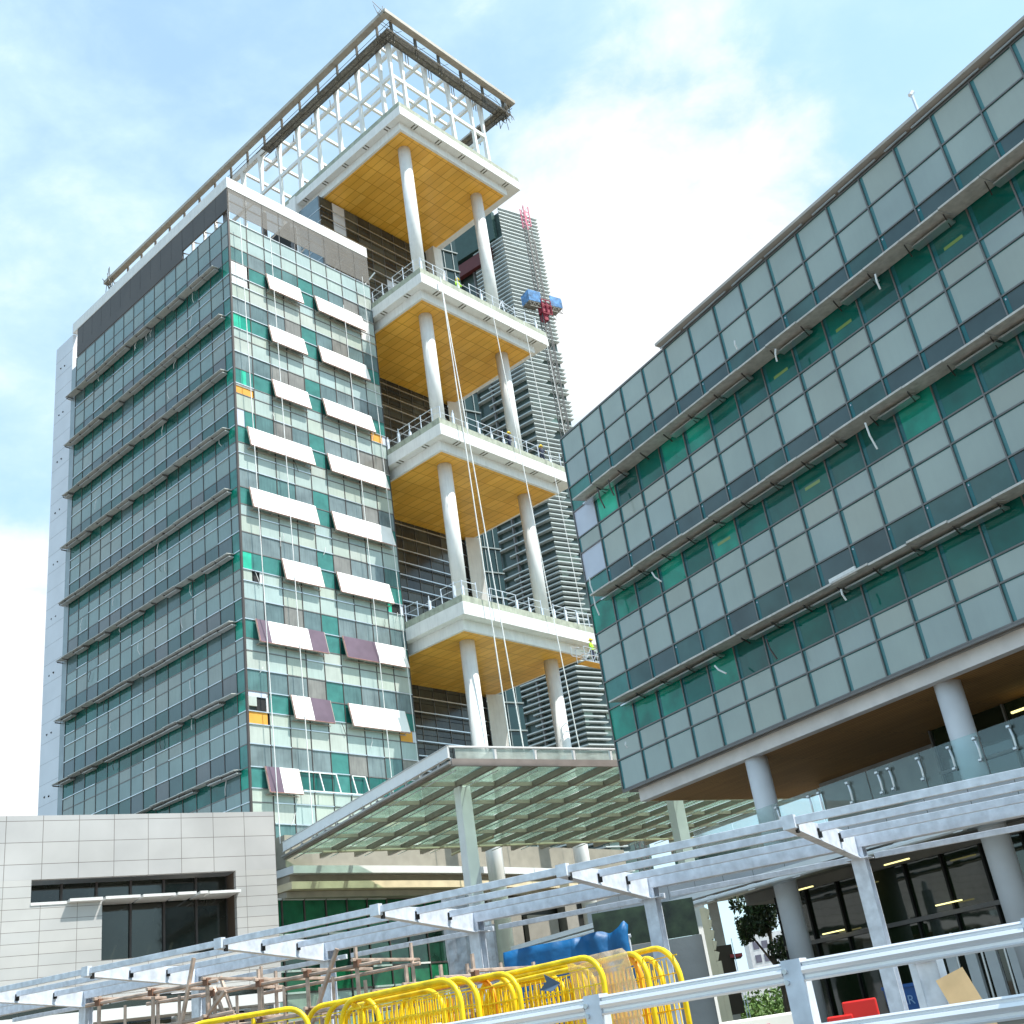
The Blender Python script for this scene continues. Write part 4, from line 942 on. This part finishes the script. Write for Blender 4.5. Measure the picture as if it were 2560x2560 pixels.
for x in (.0, .75, 1.5, 2.2): b.tube([(x, .12, 0), (x, .12, 2.3)], .03, 6)
b.tube([(0, .12, 2.3), (2.25, .12, 2.3)], .03, 6); b.build('fence_frame', GALV, TP)
# hoarding wall, notched pillar
HW = thing('concrete_wall', 'plain grey concrete wall behind the right end of the yellow barriers', 'wall', tuple(pol(.8, 33)), R(-8))
MB().box(0, 2.85, 0, .25, 0, 2.93).build('wall_panel', CONCG, HW)
b = MB().box(0, 2.8, .1, .18, 2.95, 3.9); b.build('dark_glazing', mat('leaf_reflecting_glass', (.03, .045, .02), .25, var=.9, vs=2.2), HW)  # mottled green-brown colour imitates foliage reflected in this glass
PI_ = thing('notched_pillar', 'slim beige pillar with a stepped notched right edge', 'pillar', tuple(pol(5.9, 32.5)), R(-6))
b = MB().box(0, .17, 0, .3, 0, 3.55, 0)
for i in range(5): b.hexa([(.171, 0, 2.2+.27*i), (.22, 0, 2.2+.27*i), (.22, .3, 2.2+.27*i), (.171, .3, 2.2+.27*i), (.171, 0, 2.46+.27*i), (.30-.012*i, 0, 2.40+.27*i), (.30-.012*i, .3, 2.40+.27*i), (.171, .3, 2.46+.27*i)], 0)
b.box(.171, .30, 0, .3, 0, 2.19, 0); b.build('shaft', BEIGE, PI_, bevel=.006)
# distant things under the right block
FA = thing('far_apartment_block', 'far white apartment block with rows of small paired windows', 'building', tuple(pol(7.8, 210)), R(-2))
MB().box(0, 9, 0, 8, 0, 13.6).build('wall', FARW, FA)
for r_ in range(6):
    for c in range(4): MB().box(.7+c*1.5+(c//2)*.7, 1.7+c*1.5+(c//2)*.7, -.05, 0, 11.2-r_*2.1, 12.4-r_*2.1).build('window', mat('far_window_%d%d' % (r_, c), (.16, .15, .20), .3), FA)
FA2 = thing('far_low_block', 'far low white building with a row of square windows above the bushes', 'building', tuple(pol(6.9, 160)), 0)
MB().box(0, 14, 0, 8, 0, 6.2).build('wall', FARW, FA2)
for c in range(8): MB().box(.8+c*1.6, 1.8+c*1.6, -.05, 0, 4.3, 5.4).build('window', mat('far_low_window_%d' % c, (.2, .2, .24), .3), FA2)
SH = thing('dark_site_shed', 'dark half-built shed with red ledges beside the notched pillar', 'shed', tuple(pol(6.15, 36)), R(-4))
b = MB().box(0, .55, 0, 1.5, .9, 2.75, 0); b.build('wall', mat('shed_brown', (.05, .035, .02), .8), SH)
b = MB().box(.45, .8, -.1, 1.2, 2.38, 2.47).box(.5, .95, -.1, 1.2, 1.50, 1.62); b.build('red_ledge', mat('red_ledge', (.28, .03, .03), .6), SH)
b = MB().tube([(.58, -.1, .6), (.58, -.1, 2.9)], .015, 4).tube([(.66, -.1, .6), (.66, -.1, 1.9)], .015, 4); b.build('rod', GALV, SH)

def leafball(b, c, rx_, ry_, rz_, n, s, mats=3):
    for i in range(n):
        while True:
            p = Vector((rnd(-1, 1), rnd(-1, 1), rnd(-1, 1)))
            if .25 < p.length < 1: break
        q = Vector((c[0]+p.x*rx_, c[1]+p.y*ry_, c[2]+p.z*rz_)); a = Vector((rnd(-1, 1), rnd(-1, 1), rnd(-1, 1))).normalized(); e = a.cross(Vector((rnd(-1, 1), rnd(-1, 1), rnd(-1, 1)))).normalized()
        k = len(b.v); ss = s*rnd(.6, 1.3); b.v += [tuple(q-a*ss), tuple(q+e*ss*.4), tuple(q+a*ss), tuple(q-e*ss*.4)]; b.f.append((k, k+1, k+2, k+3)); b.m.append(random.randrange(mats))
TR = thing('dark_tree', 'dark drooping tree seen between the concrete wall and the first white column', 'tree', tuple(pol(8.85, 52)), 0)
b = MB()
for k in range(22): x = rnd(-.9, 1.3); leafball(b, (x, rnd(-1, 1), rnd(4.1 if x < .15 else 1.9, 5.3)), .5, .5, .42, 150, .13, 3)
for k in range(12): x = -1.05+rnd(-.2, .35); leafball(b, (x, rnd(-.5, .5), rnd(3.7, 4.5)), .13, .3, .3, 45, .12)
b.build('crown', [LEAF[0], LEAF[2], LEAF[2]], TR); MB().tube([(0, 0, 0), (.1, 0, 1.5), (-.05, 0, 3), (.1, .1, 4.5)], .16, 8, 0, .06).tube([(0, 0, 2.2), (.6, .1, 3.4), (.9, 0, 4.2)], .06, 6, 0, .02).tube([(0, 0, 2.5), (-.6, .1, 3.6), (-.9, 0, 4.1)], .06, 6, 0, .02).build('trunk', BARK, TR)
b = MB()
for k in range(90): az_ = rnd(5.6, 9.9); p = pol(az_, rnd(72, 84)); leafball(b, (p.x, p.y, rnd(.2, 2.0)), .8, .8, .6, 70, .16)
tag(b.build('bushes', [LEAF[1], LEAF[1], mat('leaf_light', (.13, .22, .05), .6)]), 'long band of light green bushes far behind the site under the right block', 'bushes', kind='stuff')

for q, (x, y, h, nm) in enumerate(((-46, 18, 9, 'nearest'), (-52, 26, 11, 'second'), (-55, 36, 10, 'third'), (-44, 8, 8, 'roadside'), (-60, 47, 12, 'farthest'))):
    t_ = thing('street_tree', 'broad green street tree outside the left edge, %s of the row' % nm, 'tree', (x, y, 0), 0, 'street trees left of the site')
    b = MB()
    for k in range(16): leafball(b, (rnd(-3, 3), rnd(-3, 3), rnd(.35*h, h)), 1.3, 1.3, 1.0, 60, .35)
    b.build('crown', LEAF, t_); MB().tube([(0, 0, 0), (.2, 0, h*.3), (0, .1, h*.8)], .3, 8, 0, .1).build('trunk', BARK, t_)

# ============================================================ FOREGROUND BARRIERS
def rounded(L_, H_b, r, n=7):
    pts = [(0, 0, .0)]
    for i in range(n+1): a = math.pi-math.pi/2*i/n; pts.append((r+r*math.cos(a), 0, H_b-r+r*math.sin(a)))
    for i in range(n+1): a = math.pi/2-math.pi/2*i/n; pts.append((L_-r+r*math.cos(a), 0, H_b-r+r*math.sin(a)))
    pts.append((L_, 0, 0)); return pts
def barrier(label, p0, p1, H_b=1.32, colr=YEL, grp='yellow mesh barriers stacked behind the guardrail', tilt=0, r=.2):
    d = p1-p0; o = thing('crowd_barrier', label, 'barrier', (p0.x, p0.y, 0), math.atan2(d.y, d.x), grp); L_ = d.length
    o.rotation_euler = (tilt, 0, math.atan2(d.y, d.x))
    MB().tube(rounded(L_, H_b, r), .0225, 10).build('tube_frame', colr, o, smooth=True)
    b = MB(); x = .09
    while x < L_-.05: b.tube([(x, 0, .12), (x, 0, H_b-.10 if .12 < x < L_-.12 else H_b-.2)], .0055, 4); x += .058
    for z in [.2+.13*i for i in range(9)]: b.tube([(.0, 0, z), (L_, 0, z)], .006, 4)
    b.build('wire_mesh', colr, o)
    MB().tube([(0, 0, .12), (L_, 0, .12)], .018, 6).build('bottom_rail', colr, o)
    MB().tube([(.1, -.25, 0), (.1, .25, 0)], .02, 6).tube([(L_-.1, -.25, 0), (L_-.1, .25, 0)], .02, 6).build('foot', colr, o)
    return o
def D_of(t, zt___=1.32): return (zt___-.7)/t
P_ = lambda a, t: pol(a, D_of(t))
for q, (a0, a1, t0, t1, n_) in enumerate(((-11.2, -6.6, .0555, .0605, 'behind the large left barrier, only its bent top corner showing'), (-4.7, .5, .0560, .0620, 'buried deepest in the middle stack behind the blue rag'), (-4.5, -.9, .0550, .0590, 'low in the middle stack, its corner left of centre'))):
    barrier('worn yellow barrier ' + n_, P_(a0, t0), P_(a1, t1), 1.29-.01*q)
barrier('yellow barrier farthest left, only its long top rail showing', P_(-18.3, .0560), P_(-12.75, .0585))
barrier('yellow barrier just right of the leftmost one, mostly hidden behind others', P_(-12.9, .0566), P_(-10.3, .0585))
barrier('second mostly hidden yellow barrier, nested close behind the big front one', P_(-12.0, .0572), P_(-9.6, .0592))
barrier('large yellow mesh barrier left of the middle, the nearest of its stack', P_(-11.3, .0582), P_(-5.8, .0640))
barrier('yellow barrier one layer behind the large left one, its end curve just right of it', P_(-10.4, .0575), P_(-5.0, .0632))
barrier('orange barrier with a rusty curved end in the middle stack', P_(-8.6, .0560), P_(-4.2, .0607), colr=ORG)
barrier('yellow barrier with its curved end left of the middle mesh panel', P_(-8.6, .0570), P_(-3.35, .0615))
barrier('yellow barrier ending close right of the previous curved end in the middle stack', P_(-8.2, .0575), P_(-3.05, .0622))
barrier('yellow mesh barrier in the middle with a blue rag, the nearest of its stack', P_(-4.9, .0590), P_(.9, .0650))
barrier('shorter yellow barrier inside the middle stack, end curve left of the last', P_(-4.2, .0560), P_(-.25, .0608))
barrier('shorter yellow barrier inside the middle stack, end curve nearest the big one', P_(-4.1, .0566), P_(.05, .0612))
barrier('tall yellow barrier at the far right end of the stack, open mesh showing behind', P_(1.6, .0600), P_(4.45, .0640), 1.32, r=.28)
barrier('smaller yellow barrier nested inside the far right one', P_(1.5, .0570), P_(3.6, .0610), 1.28, r=.22)
for i, (a0, a1, col_, lb) in enumerate(((-.6, 2.65, ORG, 'orange barrier half wrapped in clear plastic'), (-.3, 2.95, YEL, 'yellow barrier under the clear plastic wrap, right of the orange one'))):
    o = barrier(lb, P_(a0, .0590+.0006*i), P_(a1, .0640+.0006*i), 1.30, col_)
p0, p1 = P_(-.4, .0624), P_(2.62, .0656); d = p1-p0
PW = thing('plastic_wrap_sheet', 'crinkled clear plastic sheet hung over the orange barrier', 'plastic sheet', (p0.x, p0.y, 0), math.atan2(d.y, d.x))
b = MB(); nx, nz = 22, 20
for i in range(nx+1):
    for k in range(nz+1):
        u = i/nx; top = 1.335-.34*max(0, (u-.86)/.14)**2.2; z = .15+(top-.15)*k/nz; b.v.append((u*d.length, -.06+.012*math.sin(u*13+z*7)+.008*math.sin(u*31-z*11)+rnd(-.003, .003), z))
for i in range(nx):
    for k in range(nz): a = i*(nz+1)+k; b.f.append((a, a+nz+1, a+nz+2, a+1)); b.m.append(0)
o = b.build('sheet', CLEARP, PW, smooth=True); sm = o.modifiers.new('t', 'SOLIDIFY'); sm.thickness = .004
rp = P_(-2.1, .0640); RG = MB(); RG.v = [(0, 0, 0), (.06, -.02, .055), (.17, -.02, .03), (.10, -.03, -.02), (.05, -.03, .11)]; RG.f = [(0, 3, 2, 1), (1, 2, 4)]; RG.m = [0, 0]
RGo = RG.build('rag', mat('blue_grey_rag', (.08, .13, .20), .8)); RGo.location = (rp.x, rp.y-.06, 1.13); tag(RGo, 'small blue grey rag tied on the middle yellow barrier mesh', 'rag')
so = RGo.modifiers.new('s', 'SOLIDIFY'); so.thickness = .008

# ============================================================ GUARDRAIL
gs = 1.5; ga = Vector((.045, 8.62, 0)); gd = Vector((math.sin(R(122)), math.cos(R(122)), 0))
GRo = thing('guardrail', 'silver double-beam guardrail with square steel posts across the near foreground', 'guardrail', tuple(ga), math.atan2(gd.y, gd.x))
for i in range(-6, 4):
    x = i*gs
    b = MB().box(x-.065, x+.065, -.03, -.022, 0, 1.005).box(x-.065, x+.065, .082, .09, 0, 1.005).box(x-.065, x-.057, -.022, .082, 0, 1.005).box(x+.057, x+.065, -.022, .082, 0, 1.005).box(x-.057, x+.057, -.022, .082, .99, .998)
    o = b.build('post', GALV, GRo)
    b = MB()
    for zz in (.94, .875, .57, .505):
        for xx in (x-.045, x+.045)[:1]: b.tube([(xx, -.05, zz), (xx, -.03, zz)], .016, 8)
    b.build('bolt', SILVER, o)
prof = [(-.025, 0), (-.03, .012), (-.012, .022), (-.012, .038), (-.036, .048), (-.045, .068), (-.036, .088), (-.012, .096), (-.012, .106), (-.028, .114), (-.02, .126), (.0, .126), (.0, 0)]
for i in range(-6, 3):
    for z0 in (.865, .495):
        b = MB(); k = len(prof); xa, xb = i*gs+.067, (i+1)*gs-.067
        for x in (xa, xb):
            for y, z in prof: b.v.append((x, y, z0+z*1.0))
        for j in range(k): b.f.append((j, (j+1) % k, k+(j+1) % k, k+j)); b.m.append(0)
        b.f.append(tuple(range(k-1, -1, -1))); b.m.append(0); b.f.append(tuple(range(k, 2*k))); b.m.append(0)
        b.build('rail', RAILM, GRo)

# ============================================================ THINGS BEHIND THE GUARDRAIL, RIGHT
WB = thing('water_barrier', 'white plastic road barrier with red marks between two guardrail posts', 'barrier', tuple(pol(5.7, 16.5)), R(-9))
b = MB().hexa([(0, 0, 0), (1.2, 0, 0), (1.2, .4, 0), (0, .4, 0), (0, .12, .72), (1.2, .12, .72), (1.2, .28, .72), (0, .28, .72)]); b.build('body', WPLAS, WB, bevel=.03)
MB().box(.1, .3, .10, .13, .5, .58).box(.62, .66, .09, .12, .42, .62).box(.66, .72, .09, .12, .5, .54).build('red_mark', RED, WB)
MB().hexa([(1.02, -.01, .05), (1.18, -.01, .05), (1.18, .0, .05), (1.02, .0, .05), (1.02, .10, .7), (1.18, .10, .7), (1.18, .115, .7), (1.02, .115, .7)]).build('red_band', RED, WB)
RBr = thing('red_barrier', 'bright red plastic barrier blocks near the lobby', 'barrier', tuple(pol(10.5, 18)), R(-14))
MB().box(0, .36, 0, .3, 0, .58).box(.25, .72, .02, .3, .42, .74).box(.28, .62, .0, .3, 0, .41).build('body', RED, RBr, bevel=.02)
SK = thing('blue_skip', 'blue metal skip bin in the dark lobby behind the walkway post', 'skip', tuple(pol(13.3, 24)), R(-20))
MB().hexa([(0, 0, 0), (.62, 0, 0), (.62, .5, 0), (0, .5, 0), (-.04, -.05, .88), (.68, -.05, .88), (.68, .55, .88), (-.04, .55, .88)]).build('body', BLUES, SK, bevel=.01)
MB().box(-.06, .70, -.08, .0, .84, .9).build('rim', BLUES, SK)
fc = bpy.data.curves.new('lettering', 'FONT'); fc.body = "SAR"; fc.size = .22; fc.extrude = .002; fo = bpy.data.objects.new('lettering', fc); C.objects.link(fo)
dgr = bpy.context.evaluated_depsgraph_get(); me = bpy.data.meshes.new_from_object(fo.evaluated_get(dgr)); bpy.data.objects.remove(fo)
lo = bpy.data.objects.new('lettering', me); C.objects.link(lo); me.materials.clear(); me.materials.append(mat('pale_blue_letter', (.18, .32, .55), .6)); lo.parent = SK; lo.location = (.1, -.048, .55); lo.rotation_euler = (R(90), 0, 0)
BX = thing('meter_post', 'grey steel post pair with a small box, right of the blue skip', 'post', tuple(pol(14.55, 13)), R(-16))
MB().box(0, .07, 0, .1, 0, 1.15).box(.27, .34, 0, .1, 0, 1.15).box(.071, .269, .03, .07, .1, 1.1).build('post', GALV, BX)
MB().box(.05, .26, -.09, -.0, .98, 1.05).build('small_box', GALV, BX, bevel=.005)
o = MB().box(-.13, .13, 0, .02, -.75, .42).build('plywood_sheet', PLY2); o.location = pol(16.75, 11.3, .42); o.rotation_euler = (-.1, -.30, -.28); tag(o, 'pale plywood sheet leaning behind the guardrail by the lobby', 'plywood')
PP = thing('scaffold_props', 'row of thin steel props standing in front of the lobby white panels', 'props', tuple(pol(16.6, 27)), R(-20))
for i, x in enumerate((0, .5, .95, 1.5, 1.9)): MB().tube([(x, 0, 0), (x+.03, 0, 1.75)], .025, 6).build('prop', SILVER, PP)
